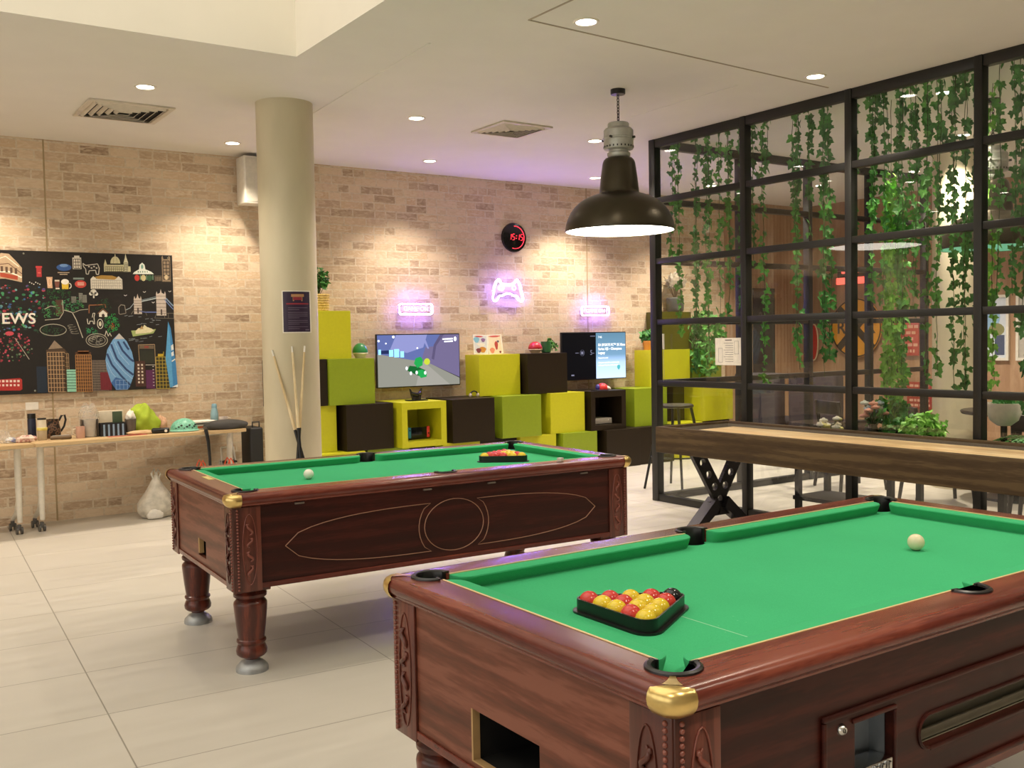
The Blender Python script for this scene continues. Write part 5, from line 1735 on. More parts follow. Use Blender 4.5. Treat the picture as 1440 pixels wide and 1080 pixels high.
MB().box(-.11, .11, -.035, .035, 0, .003).build('sheet', mat('brochure_beige', 'c3a67c', 0.6), t, smooth=0)

# ------------------------------------------------------------------ things on the floor by the brick wall
t = thing('carrier_bag', 'white plastic carrier bag standing on the floor by the brick wall', 'bag', (2.14, 8.36, 0))
mb = MB()
tmp = crumple((0, 0, 0), .155, .12, .17, 77, amp=.10, fr=2.2, seg=36, rings=24)
for v in tmp.verts:
    if v.co.z > .12:
        k = max(.16, 1 - (v.co.z - .12) / .16)
        v.co.x *= k; v.co.y *= k; v.co.z = .12 + (v.co.z - .12) * 1.75
mb.add(tmp)
mb.build('bag', mat_film('carrier_film', 'cfc8ba', .86), t, smooth=70)
m = MB(); m.tube([(-.02, 0, .30), (-.035, 0, .36), (-.012, 0, .40), (.0, 0, .335)], [.012, .014, .012, .010], 8, flat=.5); m.tube([(.02, 0, .30), (.04, .01, .355), (.022, .01, .39), (.006, 0, .33)], [.012, .013, .012, .010], 8, flat=.5)
m.build('handle', mat_film('carrier_film_b', 'd5cfc2', .9), t, smooth=60)
m = MB(); m.add(crumple((-.04, -.105, .005), .07, .02, .05, 5, amp=.1)); m.build('contents', mat('packet_white', 'd9d4ca', .6), t, smooth=60)
t = thing('suitcase', 'upright black trolley case standing right of the table, by the column', 'suitcase', (2.975, 8.40, 0))
MB().box(-.06, .06, -.12, .12, .05, .69, .02, seg=3).build('shell', mat('case_black', '191816', 0.55), t)
m = MB(); m.tube([(-.03, -.1, .69), (-.03, -.1, .735), (.03, -.1, .735), (.03, -.1, .69)], .007, 8); m.build('handle', BLACKPL, t)
m = MB()
for sx in (-.045, .045):
    for sy in (-.09, .09):
        m.cyl((sx - .01, sy, .026), (sx + .01, sy, .026), .026, n=14)
m.build('wheel', BLACKPL, t)
t = thing('step_stool', 'white folding step stool with dark treads under the right end of the table', 'step stool', (2.77, 8.42, 0))
m = MB()
for sx in (-.055, .055):
    m.tube([(sx * 1.3, -.10, 0), (sx, .02, .46), (sx * .95, .035, .52)], .010, 8); m.tube([(sx * 1.3, .14, 0), (sx, .05, .42)], .010, 8)
m.tube([(-.052, .035, .52), (.052, .035, .52)], .010, 8)
m.build('frame', STEEL_W, t, smooth=60)
for z, y in ((.22, -.035), (.40, .005)):
    MB().box(-.06, .06, y - .05, y + .05, z - .008, z + .008, .003).build('tread', BLACKPL, t)
for x, lab in ((2.47, 'white paper bag with orange rope handles on the floor, left of the step stool'), (2.705, 'white paper bag with orange rope handles on the floor in front of the step stool')):
    t = thing('gift_bag', lab, 'bag', (x, 8.22, 0), .1)
    MB().box(-.085, .085, -.045, .045, 0, .36, .003).build('body', PAPER, t)
    m = MB()
    for yy in (-.04, .03):
        m.tube([(-.03, yy, .35), (-.02, yy, .42), (0, yy, .455), (.02, yy, .42), (.03, yy, .35)], .006, 8)
    m.build('rope_handle', mat('orange_rope', 'd0512c', 0.6), t)

# ------------------------------------------------------------------ small things on and in the box units
t = thing('potted_plant', 'small leafy plant in a woven yellow basket on the topmost lime box', 'plant', (3.68, 8.52, R4))
m = MB(); prof = []
for k in range(15):
    prof.append((.088 + .012 * k / 14 + (.004 if k % 2 else 0), .155 * k / 14))
m.lathe([(0, 0)] + prof + [(.09, .15), (0, .13)], 28); m.build('basket', mat_pattern('woven_basket', 'b99a4f', 'd3b76e', 45), t, smooth=30)
m = MB(); rr = random.Random(3); ends = []
for k in range(9):
    a = rr.uniform(0, 6.28); r = rr.uniform(.02, .12); e = Vector((r * math.cos(a), r * math.sin(a) * .7, rr.uniform(.27, .42)))
    m.tube([(0, 0, .13), (e.x * .4, e.y * .4, e.z * .65), e], .003, 5); ends.append(e)
m.build('stem', STEM, t)
m = MB(); bm = bmesh.new()
for e in ends:
    for k in range(9):
        q = .45 + .55 * k / 8
        leaf(bm, Vector((e.x * q, e.y * q, .13 + (e.z - .13) * q)), .05, rr.uniform(0, 6.28), rr.gauss(0, .4), rr.uniform(-1.6, -.2), rr)
m.bm.free(); m.bm = bm; m.build('leaves', IVY[0], t, smooth=0)

def dome(label, loc, r, h, top, base, cat='ornament', name='dome_ornament'):
    t = thing(name, label, cat, loc)
    MB().lathe([(0, h)] + [(r * math.sin(a), h * .38 + h * .62 * math.cos(a)) for a in [PI / 2 * k / 8 for k in range(1, 9)]] + [(r * .96, h * .34), (0, h * .34)], 28).build('dome', top, t, smooth=60)
    MB().lathe([(0, h * .36), (r * .98, h * .36), (r * 1.02, h * .30), (r * .8, h * .2), (r * .62, 0), (0, 0)], 28).build('base', base, t, smooth=50)
    return t
dome('green domed ornament with cream rim on the upper olive green box', (4.045, 8.44, R3), .072, .14, mat('ornament_green', '2f8a4c', .35), mat('ornament_cream', 'd8ceb4', .5))
dome('red domed ornament with cream foot on the upper dark box', (6.135, 8.56, R3), .076, .122, mat('ornament_red', 'b3202c', .35), mat('ornament_tan', 'd9bd96', .5))
t = thing('potted_plant', 'small dark green pot with trailing leaves beside the red domed ornament', 'plant', (6.285, 8.57, R3))
MB().lathe([(0, 0), (.04, 0), (.052, .01), (.056, .12), (.05, .12), (.045, .1), (0, .1)], 24).build('pot', mat('pot_green', '2f6a35', .5), t)
m = MB(); rr = random.Random(9); bm = bmesh.new(); tr = MB()
for k in range(12):
    a = rr.uniform(-1.0, 1.3); l = rr.uniform(.08, .17)
    P_ = [Vector((0, 0, .1)), Vector((l * .4 * math.cos(a), -.02 * math.sin(a), .15)), Vector((l * math.cos(a), -.04 * math.sin(a), .09 - rr.uniform(0, .06)))]
    tr.tube(P_, .0025, 5)
    for q in range(5):
        leaf(bm, P_[1].lerp(P_[2], q / 4), .03, rr.uniform(0, 6.28), rr.gauss(0, .4), rr.uniform(-1, .2), rr)
tr.build('stem', STEM, t); m.bm.free(); m.bm = bm; m.build('leaves', IVY[1], t, smooth=0)
t = thing('potted_plant', 'green plant in an orange pot on the lime box at the corner post', 'plant', (7.745, 8.56, R3))
MB().lathe([(0, 0), (.058, 0), (.075, .085), (.079, .085), (.079, .105), (.07, .105), (.066, .09), (0, .09)], 24).build('pot', mat('pot_orange', 'cf8a2c', .5), t)
m = MB(); bush(m, (0, 0, .17), .10, 46, None, 17, .7, .07); m.build('leaves', IVY[0], t, smooth=0)
for x, lab, bg, shapes, rot in ((5.455, 'white bordered colourful card standing on the lime box, the left of two', 'cfd2d8', (('7fb4cf', -.05, .05, .035, .03), ('c04a4a', -.02, .085, .05, .008), ('e3ddd2', 0, .0, .045, .02), ('c98a3c', .02, -.05, .04, .03), ('7a3b46', -.03, -.06, .03, .025), ('8a6a9a', .03, .05, .025, .02)), .05),
                         (5.640, 'white bordered red and cream card standing on the lime box, the right of two', 'e6d6bb', (('c8625a', 0, .085, .07, .01), ('b1443c', .01, -.01, .02, .045), ('d98a6e', -.045, -.06, .028, .03), ('5c5468', .035, .03, .014, .012), ('7a3030', .05, -.08, .012, .012)), -.03)):
    t = thing('game_card', lab, 'card', (x, 8.555, R3), rot, 'two cards on the lime box')
    t.rotation_euler = (math.radians(-8), rot * .9, 0)
    MB().box(-.088, .088, 0, .006, 0.002, .204).build('card', PAPER, t, smooth=0)
    m = MB(); m.box(-.076, .076, -.0006, 0, .012, .194)
    ms = [mat('card_ground_' + bg, bg, .5)]
    for k, (c_, dx, dz, w_, h_) in enumerate(shapes):
        ms.append(mat('card_' + c_, c_, .5)); m.mi = k + 1
        m.prism([(dx + w_ * math.cos(a) * (1 + .2 * math.sin(3 * a)), .1 + dz + h_ * math.sin(a)) for a in [2 * PI * i / 14 for i in range(14)]], .0004, at(0, -.0006 - .0003 * k, 0, FACE_S))
    m.build('print', ms, t, smooth=0)
t = thing('controller_stand', 'black controller stand on the open lime box under the left screen', 'stand', (4.585, 8.36, R2))
MB().box(-.10, .10, -.05, .05, 0, .01, .003).build('base', BLACKPL, t)
m = MB()
for s in (-1, 1):
    m.tube([(s * .03, 0, .008), (s * .045, .01, .06), (s * .062, .012, .115)], [.018, .014, .008], 8)
m.tube([(-.05, .006, .07), (0, -.008, .055), (.05, .006, .07)], .018, 8); m.box(-.028, .028, -.012, .012, .008, .05, .004)
m.build('cradle', mat('smoked_plastic', '201d1b', .2), t)
t = thing('headset', 'small black and cream headset on the dark box right of the open lime box', 'headset', (5.235, 8.36, R2))
m = MB(); m.tube([(.045 * math.cos(a), 0, .02 + .042 * math.sin(a)) for a in [PI * k / 12 for k in range(13)]], .007, 8); m.build('band', BLACKPL, t)
for s in (-1, 1):
    MB().ball((s * .043, 0, .022), .021, 12, 8, sc=(.7, 1, 1)).build('ear_cup', mat('cup_cream', 'b8ab97', .5), t)
t = thing('game_controller', 'red and white domed gadget with a violet grip on the open dark box', 'controller', (6.93, 8.42, R2))
MB().lathe([(0, .075), (.03, .07), (.055, .05), (.065, .02), (.06, 0), (0, 0)], 24).build('shell', mat('gadget_red', 'cf2f2a', .35), t)
m = MB(); m.ball((.045, -.03, .018), .045, 16, 10, sc=(1.1, .7, .55), M=Matrix.Rotation(.3, 4, 'Y')); m.build('face', mat('gadget_white', 'e2d5cc', .4), t)
m = MB(); m.ball((-.065, 0, .03), .034, 14, 10, sc=(.7, .8, 1)); m.build('grip', mat('gadget_violet', '4b4691', .4), t)
t = thing('flat_tray', 'thin black plate on the open dark box before the red gadget', 'tray', (6.80, 8.31, R2))
MB().box(-.10, .10, -.03, .03, 0, .008, .002).build('plate', BLACKPL, t)
t = thing('media_player', 'silver media player inside the open dark box unit', 'media player', (6.845, 8.45, R1 + .0565))
MB().box(-.155, .155, -.10, .10, 0.004, .062, .003).build('case', mat('silver_plastic', 'b0a89a', .35), t)
m = MB(); m.box(.10, .115, -.102, -.1, .035, .05); m.box(-.12, -.105, -.102, -.1, .018, .028); m.build('button', WHITEPL, t, smooth=0)
m = MB()
for sx in (-.12, .12):
    for sy in (-.07, .07):
        m.cyl((sx, sy, 0), (sx, sy, .005), .01)
m.build('foot', BLACKPL, t)
t = thing('handheld_console', 'handheld game console with blue and red grips inside the open lime box', 'game console', (4.565, 8.32, R1 + .0565), .05)
MB().box(-.085, .085, -.02, .025, 0, .095, .004).build('dock', BLACKPL, t)
m = MB(); m.box(-.087, .087, -.030, -.0205, .018, .118, .003); m.build('screen', mat('console_glass', '0e1012', .12), t)
for s, c_, nm in ((-1, '2f7f96', 'blue'), (1, 'e0433a', 'red')):
    g = MB().box(s * .104 - .0165, s * .104 + .0165, -.034, -.017, .014, .122, .007, seg=3).build('grip', mat('grip_' + nm, c_, .4), t)
    g['label'] = nm + ' grip'
    m = MB(); m.lathe([(0, .004), (.007, .004), (.008, 0)], 14, Matrix.Translation((s * .104, -.034, .09 if s < 0 else .055)) @ Matrix.Rotation(PI / 2, 4, 'X'))
    m.build('thumbstick', BLACKPL, g)
t = thing('vase', 'grey vase with dried branches on the dark olive box behind the glass', 'vase', (8.22, 8.62, R4))
MB().lathe([(0, 0), (.085, 0), (.1, .02), (.105, .16), (.095, .17), (.09, .15), (0, .14)], 24).build('pot', mat('vase_grey', '5c625c', .5), t)
m = MB(); rr = random.Random(12)
for k in range(16):
    a = rr.uniform(0, 6.28); r = rr.uniform(.05, .26)
    m.tube([(0, 0, .15), (r * .4 * math.cos(a), r * .3 * math.sin(a), .30), (r * math.cos(a), r * .35 * math.sin(a) - .02, rr.uniform(.32, .46))], .004, 5)
m.build('branch', mat('dried_branch', '7c6a52', .8), t)
m = MB(); m.add(crumple((0, -.02, .28), .15, .07, .12, 19, .45, fr=5)); m.build('dried_flowers', mat_film('dried_flower', 'b7ac9c', .55), t, smooth=70)
t = thing('trailing_plant', 'bushy green trailing plant growing over the boxes behind the glass', 'plant', (8.56, 8.40, R3))
m = MB(); bush(m, (0, .1, .22), .26, 260, None, 23, 1.0, .07); bush(m, (-.08, -.01, -.12), .2, 150, None, 24, 1.3, .06); m.build('leaves', IVY[1], t, smooth=0)
MB().lathe([(0, 0), (.07, 0), (.09, .1), (.08, .1), (0, .09)], 20, Matrix.Translation((0, .14, 0))).build('pot', BLACKPL, t)

# ------------------------------------------------------------------ mural board with a drawn city map
t = thing('mural_board', 'large black mural board with a colourful drawn city map on the brick wall', 'mural', (1.35, WALL_Y - .022, 1.6085))
BX0, BX1 = .20, 2.425
MB().box(BX0 - 1.35, BX1 - 1.35, 0, .02, -.5685, .5685, .002).build('board', mat('mural_black', '1c1817', .45, var=.1), t, smooth=0)
m = MB()
for u_, z_ in ((1.27, .545), (1.315, -.545), (2.39, .545)):
    m.lathe([(0, .003), (.006, .002), (.008, 0)], 12, Matrix.Translation((u_ - 1.35, 0, z_)) @ Matrix.Rotation(PI / 2, 4, 'X'))
m.build('fixing_screw', CHROME, t)
AM, AI = [], {}
art = MB()
def ink(c_):
    if c_ not in AI:
        AI[c_] = len(AM); AM.append(mat('mural_ink_' + c_, c_, .5, var=.08, scale=60))
    art.mi = AI[c_]
def A(X, Y, lay=0):
    yt, yb = 150 + .027 * X, 1058 - .036 * X
    return Vector((1.085 + X * 1.340 / 1095 - 1.35, -.0006 - lay * .00025, .5685 - (Y - yt) / (yb - yt) * 1.137))
def fill(c_, P_, lay=1):
    ink(c_)
    art.poly([A(x, y, lay) for x, y in P_])
def rect_(c_, x0, y0, x1, y1, lay=1):
    fill(c_, [(x0, y1), (x1, y1), (x1, y0), (x0, y0)], lay)
def stroke(c_, P_, w_=3.0, lay=2, closed=False):
    ink(c_)
    P_ = [Vector(p) for p in P_]
    seq = list(zip(P_, P_[1:] + (P_[:1] if closed else [])))
    for a, b_ in seq:
        d = b_ - a
        if d.length < 1e-6:
            continue
        n = Vector((-d.y, d.x)).normalized() * w_ / 2
        q = [a - n, b_ - n, b_ + n, a + n]
        art.poly([A(p.x, p.y, lay) for p in q])
def oval(cx, cy, rx, ry, n=20, a0=0, a1=2 * PI):
    return [(cx + rx * math.cos(a0 + (a1 - a0) * i / n), cy + ry * math.sin(a0 + (a1 - a0) * i / n)) for i in range(n + (0 if abs(a1 - a0 - 2 * PI) < 1e-6 else 1))]
def grid(c_, x0, y0, x1, y1, nx, ny, w_=2.2, lay=3):
    for i in range(nx + 1):
        x = x0 + (x1 - x0) * i / nx
        stroke(c_, [(x, y0), (x, y1)], w_, lay)
    for i in range(ny + 1):
        y = y0 + (y1 - y0) * i / ny
        stroke(c_, [(x0, y), (x1, y)], w_, lay)
# timbered hall at the top left
fill('b49a7c', [(-60, 330), (-60, 215), (20, 170), (65, 175), (105, 220), (138, 262), (135, 352), (40, 330)])
stroke('6b4a3a', [(-60, 250), (60, 235), (138, 300)], 5); stroke('efe3cf', [(-60, 232), (45, 190), (120, 255)], 4); stroke('efe3cf', [(-60, 290), (60, 285), (134, 322)], 8)
for k in range(6):
    rect_('5a4335', -40 + k * 27, 252 + abs(k - 2) * 4, -26 + k * 27, 275 + k * 5, 3)
fill('a5462f', [(10, 290), (112, 312), (110, 338), (10, 318)], 3)
# post box, cap, glasses
rect_('b73a3a', 219, 250, 257, 262); rect_('a93236', 223, 262, 253, 318); rect_('d86a5e', 230, 290, 248, 296, 3)
fill('33558f', oval(390, 258, 46, 22)); fill('6d8fc0', oval(390, 246, 26, 10), 3); rect_('b9a58d', 350, 288, 422, 293); rect_('b9a58d', 362, 299, 410, 304)
fill('cfa583', [(280, 318), (318, 318), (314, 350), (316, 388), (286, 388), (284, 350)]); stroke('ead7c0', oval(299, 350, 10, 24), 2, 3, True)
fill('7a4a3e', [(329, 345), (360, 345), (354, 384), (334, 384)]); rect_('d8cbb8', 330, 336, 359, 346, 3); rect_('d8cbb8', 334, 386, 358, 395, 3)
fill('d6b33a', [(372, 352), (416, 352), (412, 394), (374, 394)]); fill('e9e4d6', oval(393, 348, 24, 17), 3); stroke('e9e4d6', oval(417, 373, 13, 16, 12, -PI / 2, PI / 2), 5, 3)
# white house, animal outline, red sign, mansion
rect_('d7cfc0', 444, 196, 498, 268); grid('4a4036', 450, 205, 492, 264, 3, 3, 4); rect_('d7cfc0', 455, 184, 488, 198)
stroke('c9c2b6', [(508, 232), (525, 245), (600, 235), (610, 262), (604, 302), (590, 300), (586, 275), (545, 278), (540, 300), (526, 298), (524, 268), (510, 250)], 5, 2, True)
for k in range(4):
    fill('c9c2b6', oval(545 + k * 16, 252 + (k % 2) * 9, 6, 5, 8), 3)
rect_('7d8c86', 444, 322, 512, 333); fill('c0463c', oval(489, 362, 36, 24)); rect_('e8c9b8', 470, 353, 510, 358, 3); rect_('e8c9b8', 470, 364, 510, 369, 3)
fill('d9d2c3', [(552, 392), (552, 330), (570, 312), (590, 328), (650, 322), (710, 330), (732, 312), (755, 332), (755, 394)])
fill('a9843e', [(575, 318), (620, 306), (690, 308), (725, 320), (705, 334), (600, 330)], 3); grid('8d8478', 560, 338, 748, 390, 14, 3, 2.2, 4)
# cathedral, market, tower
fill('c7c09a', [(640, 284), (640, 240), (650, 205), (660, 240), (770, 240), (770, 284)]); fill('c7c09a', oval(714, 232, 32, 44, 16, PI, 2 * PI)); stroke('8f8a66', [(700, 232), (706, 196)], 2, 3); stroke('8f8a66', [(728, 232), (722, 196)], 2, 3); stroke('c7c09a', [(714, 190), (714, 174)], 5)
fill('d3cdb0', [(768, 284), (768, 225), (776, 200), (782, 170), (789, 200), (797, 225), (797, 284)]); grid('57513a', 648, 252, 764, 282, 9, 2, 3, 3); grid('57513a', 773, 228, 793, 280, 2, 4, 3, 3); rect_('c7c09a', 797, 250, 812, 284)
fill('dfe3d8', [(825, 298), (835, 286), (868, 268), (872, 240), (890, 226), (906, 240), (910, 268), (950, 284), (966, 298)]); fill('77a394', oval(889, 252, 8, 14, 12), 3)
for k in range(5):
    fill('5d7468', oval(862 + k * 15, 284, 4, 5, 8), 3)
for k, c_ in enumerate(('b8372f', 'c7b98a', '35583c')):
    fill(c_, oval(853 + k * 42, 322, 17, 20, 12), 2); rect_('6a8a72', 872 + k * 42, 304, 878 + k * 42, 335, 3)
fill('8d7a62', [(1022, 345), (1022, 192), (1028, 180), (1034, 204), (1066, 204), (1072, 182), (1080, 194), (1080, 346)]); grid('2a2320', 1030, 215, 1074, 330, 2, 5, 5, 3); fill('c5b08c', oval(1050, 318, 12, 16, 10), 4); rect_('7a6a56', 970, 308, 1020, 345); grid('2a2320', 974, 312, 1018, 343, 4, 1, 4, 3)
# tower bridge
def tower(x0, x1, y0, y1):
    fill('c2b4a8', [(x0, y1), (x0, y0 + 22), (x0 + 5, y0 + 4), (x0 + 10, y0 + 22), ((x0 + x1) / 2 - 6, y0 + 14), ((x0 + x1) / 2, y0 - 10), ((x0 + x1) / 2 + 6, y0 + 14), (x1 - 10, y0 + 22), (x1 - 5, y0 + 4), (x1, y0 + 22), (x1, y1)])
    for k in range(5):
        stroke('6d5f56', [(x0, y0 + 34 + k * (y1 - y0 - 40) / 5), (x1, y0 + 34 + k * (y1 - y0 - 40) / 5)], 3, 3)
    rect_('4a3e38', (x0 + x1) / 2 - 5, y1 - 40, (x0 + x1) / 2 + 5, y1 - 4, 4)
tower(826, 878, 432, 550); tower(976, 1042, 402, 560)
stroke('a8b4b8', [(878, 470), (976, 450)], 7); stroke('8a9aa2', [(878, 462), (976, 440)], 3); stroke('7f95ad', [(1042, 450), (1092, 500)], 8); stroke('6f86b8', [(1030, 455), (1090, 520)], 5); stroke('9aa7ae', [(770, 525), (800, 512), (826, 482)], 4)
stroke('6a78b0', [(855, 530), (900, 538), (976, 538)], 6); stroke('8c8479', [(726, 548), (726, 508), (740, 492), (765, 495), (772, 545), (735, 552)], 4, 2, True); stroke('7a7266', [(806, 552), (820, 530), (900, 535), (910, 560)], 3); stroke('7a7266', [(962, 575), (975, 545), (1092, 545), (1092, 578)], 3, 2, True); stroke('7a7266', [(1030, 545), (1030, 578)], 3); stroke('7a7266', [(1055, 545), (1055, 578)], 3)
# tree crown and cottage
for cx, cy, r in ((568, 412, 20), (552, 422, 13), (584, 424, 13)):
    fill('cfc9bb', oval(cx, cy, r, r * .9, 12))
rect_('cfc9bb', 564, 432, 573, 450)
stroke('8a5a3c', [(535, 545), (537, 495), (640, 490), (642, 510)], 6); fill('d9d2c5', [(598, 568), (598, 545), (624, 525), (650, 545), (650, 568)]); fill('3b2d25', oval(624, 560, 10, 12, 10), 3); stroke('7a5638', [(590, 548), (624, 516), (656, 546)], 5, 3)
# parkland scribbles
rng = random.Random(31)
greens = ['2f6b3a', '3f8a4c', '56a05a', '2b5a35', '4c9a6a', '357a52']
def scribble(cx, cy, rx, ry, n, pal, w_=3):
    for _ in range(n):
        a = rng.uniform(0, 6.28); q = math.sqrt(rng.random())
        x, y = cx + rx * q * math.cos(a), cy + ry * q * math.sin(a)
        r = rng.uniform(5, 12)
        stroke(rng.choice(pal), oval(x, y, r, r * .8, 7, rng.uniform(0, 3), rng.uniform(4, 6)), w_, 2)
scribble(350, 430, 75, 40, 34, ['24502c', '2f6b3a', '2b5a35']); scribble(300, 520, 60, 55, 34, greens); scribble(440, 490, 70, 36, 40, greens); scribble(680, 610, 48, 60, 46, ['2f9a4c', '3aa858', '2c7a44']); scribble(545, 655, 34, 22, 16, ['2f8a52', '3f9a6a']); scribble(300, 655, 80, 30, 30, ['2b4a33', '355a3c']); scribble(640, 500, 60, 40, 22, ['1f4228', '284f30']); scribble(680, 625, 14, 20, 6, ['a8432c', 'b5532f'])
fill('4a3226', [(330, 460), (378, 460), (372, 560), (330, 560)], 1)
stroke('a9a494', oval(310, 650, 80, 36, 24), 4, 3, True); stroke('a9a494', oval(578, 716, 68, 42, 26), 4, 3, True); stroke('a9a494', oval(578, 716, 54, 30, 22), 3, 3, True); scribble(578, 716, 40, 18, 14, ['8f8c80', 'a9a494'])
stroke('b3ad9c', [(372, 462), (376, 540), (350, 580), (262, 588)], 4, 3); stroke('b3ad9c', [(262, 520), (300, 500), (330, 505)], 4, 3); stroke('b3ad9c', [(380, 525), (430, 540), (455, 590), (490, 700)], 5, 3); stroke('b3ad9c', [(430, 545), (480, 525), (530, 520)], 3, 3)
for k in range(4):
    stroke('8c877a', oval(425 + k * 6, 625 + k * 14, 26, 7, 10, .5, 5), 3, 3)
stroke('d2cbbd', [(522, 580), (525, 612), (535, 612), (538, 595), (558, 595), (560, 612), (568, 612), (565, 570), (572, 545), (560, 545), (554, 572)], 4, 3); stroke('d2cbbd', oval(603, 612, 18, 30, 14), 4, 3, True); fill('c2bda6', oval(603, 612, 9, 16, 10), 3); stroke('c8c2b2', [(630, 690), (640, 655), (652, 690), (662, 670), (672, 690)], 4, 3)
for x0, y0, w2, h2 in ((428, 440, 30, 40), (475, 418, 24, 60), (500, 430, 24, 48)):
    rect_('8d8d84', x0, y0, x0 + w2, y0 + h2, 2); grid('4c4c46', x0, y0, x0 + w2, y0 + h2, 3, 5, 2, 3)
# flowers and letters at the left
for _ in range(240):
    x, y = rng.uniform(-120, 270), rng.uniform(372, 660)
    if x > 215 and y > 560:
        continue
    r = rng.uniform(4, 12)
    fill(rng.choice(['2f6b4a', '3f8a5c', '3a5a8a', '4a7aa8', '8a3340', 'a8404c', '2b4a3a', '56a06a', '5a4a7a', '1f3a30', '6fa0a0']), oval(x, y, r, r * rng.uniform(.5, 1), 7, rng.uniform(0, 3), rng.uniform(0, 3) + 2 * PI), 1 + rng.random() * .9)
for _ in range(120):
    a = rng.uniform(0, 6.28); q = math.sqrt(rng.random())
    x, y = 50 + 150 * q * math.cos(a), 760 + 95 * q * math.sin(a)
    r = rng.uniform(3, 8)
    fill(rng.choice(['8a2f3c', 'a83c4a', 'c2566a', '6a2430', '4a6a4a', '7a8a70']), oval(x, y, r, r, 6, rng.uniform(0, 1), rng.uniform(0, 1) + 2 * PI), 1 + rng.random())
stroke('b0a79a', [(80, 700), (160, 835)], 4, 3); fill('c44a58', oval(50, 672, 26, 14, 10), 3)
for k in range(6):
    fill('d6d2c6', oval(180 + 12 * k, 352 + 6 * (k % 3), 4, 4, 6), 2)
p0, p1 = A(-12, 582), A(226, 580)
ink('e6ded2')
art.text('EWS', .118, Matrix.Translation(((p0.x + p1.x) / 2, -.0022, p0.z)) @ FACE_S, .0003, sx=1.05, bold=.002)
# skyline along the lower edge
fill('4a382a', [(265, 1045), (262, 775), (372, 768), (398, 800), (400, 1040)]); fill('8d7a66', [(275, 772), (315, 716), (365, 765)], 2); grid('c9a67c', 268, 790, 374, 1040, 6, 9, 3); grid('a08460', 374, 800, 398, 1040, 2, 9, 3)
rect_('1d2a3a', 200, 880, 262, 1045)
rect_('8fc9b0', 382, 900, 438, 1040, 4)
for k in range(7):
    stroke('3f6a5c', [(382, 912 + k * 18), (438, 912 + k * 18)], 4, 5)
rect_('5a3a24', 440, 790, 538, 1040, 1); rect_('6b4426', 455, 780, 525, 800, 1); grid('c08a4e', 440, 808, 538, 1040, 7, 11, 2.6)
rect_('3a3230', 540, 838, 640, 1036, 1); grid('9a8a7a', 542, 845, 640, 1036, 11, 12, 1.8); rect_('7a2430', 592, 918, 662, 1030, 4)
for k in range(8):
    stroke('4a1820', [(597 + k * 8, 920), (597 + k * 8, 1028)], 2, 5)
GH = [(722, 672), (770, 722), (802, 790), (815, 860), (808, 940), (780, 1010), (765, 1028), (690, 1030), (660, 985), (635, 900), (628, 840), (642, 775), (680, 712)]
fill('6d9bc8', GH, 6); fill('b9b4b0', [(722, 672), (757, 708), (690, 708)], 7)
fill('3a64a0', [(660, 985), (690, 950), (735, 962), (780, 1008), (765, 1028), (690, 1030)], 7); grid('8fb0d8', 690, 968, 765, 1026, 3, 2, 2.5, 8)
for P_ in ([(640, 800), (668, 870), (730, 945), (785, 1000)], [(668, 740), (700, 830), (760, 900), (806, 935)], [(712, 722), (740, 780), (790, 835), (812, 850)], [(748, 724), (768, 756), (782, 775)]):
    stroke('2c4470', P_, 13, 7)
for P_ in ([(655, 770), (690, 850), (750, 920), (800, 960)], [(690, 725), (722, 805), (780, 870)], [(634, 850), (665, 920), (720, 985)]):
    stroke('a9c6e2', P_, 2.5, 7)
fill('4a2e26', [(820, 1010), (822, 848), (886, 846), (888, 1008)], 4)
for k in range(6):
    for j in range(2):
        rect_('d2c4b4', 836 + j * 24, 866 + k * 22, 848 + j * 24, 878 + k * 22, 5)
stroke('a08868', [(850, 850), (846, 745), (955, 742), (958, 1020)], 4, 3); rect_('6a5a48', 852, 748, 950, 770, 2); rect_('8a3a34', 885, 752, 915, 764, 3); rect_('2a2c22', 856, 778, 948, 860, 1)
rect_('5a2450', 890, 905, 948, 1022, 3)
for k in range(7):
    rect_('cfc2c8', 935, 880 + k * 20, 946, 884 + k * 20, 4)
stroke('d8d0c4', [(890, 872), (955, 872)], 3, 3)
rect_('3a341c', 960, 815, 1048, 1022, 2); rect_('c2a52e', 975, 802, 1010, 818, 3); stroke('c2a52e', [(1012, 815), (1014, 788)], 4, 3); grid('b9a23a', 960, 822, 1048, 1022, 4, 9, 3.4)
fill('3f83bc', [(1050, 1016), (1026, 830), (1052, 596), (1068, 640), (1096, 860), (1104, 1012)], 6); fill('5aa0d0', [(1052, 596), (1062, 700), (1072, 1014), (1050, 1016), (1026, 830)], 7); fill('dfe3e2', [(1066, 750), (1082, 740), (1084, 775), (1068, 782)], 8); fill('dfe3e2', [(1066, 795), (1082, 785), (1084, 812), (1068, 818)], 8); stroke('dfe3e2', [(1068, 850), (1092, 835)], 7, 8); fill('dfe3e2', [(1062, 1014), (1104, 995), (1104, 1012)], 8)
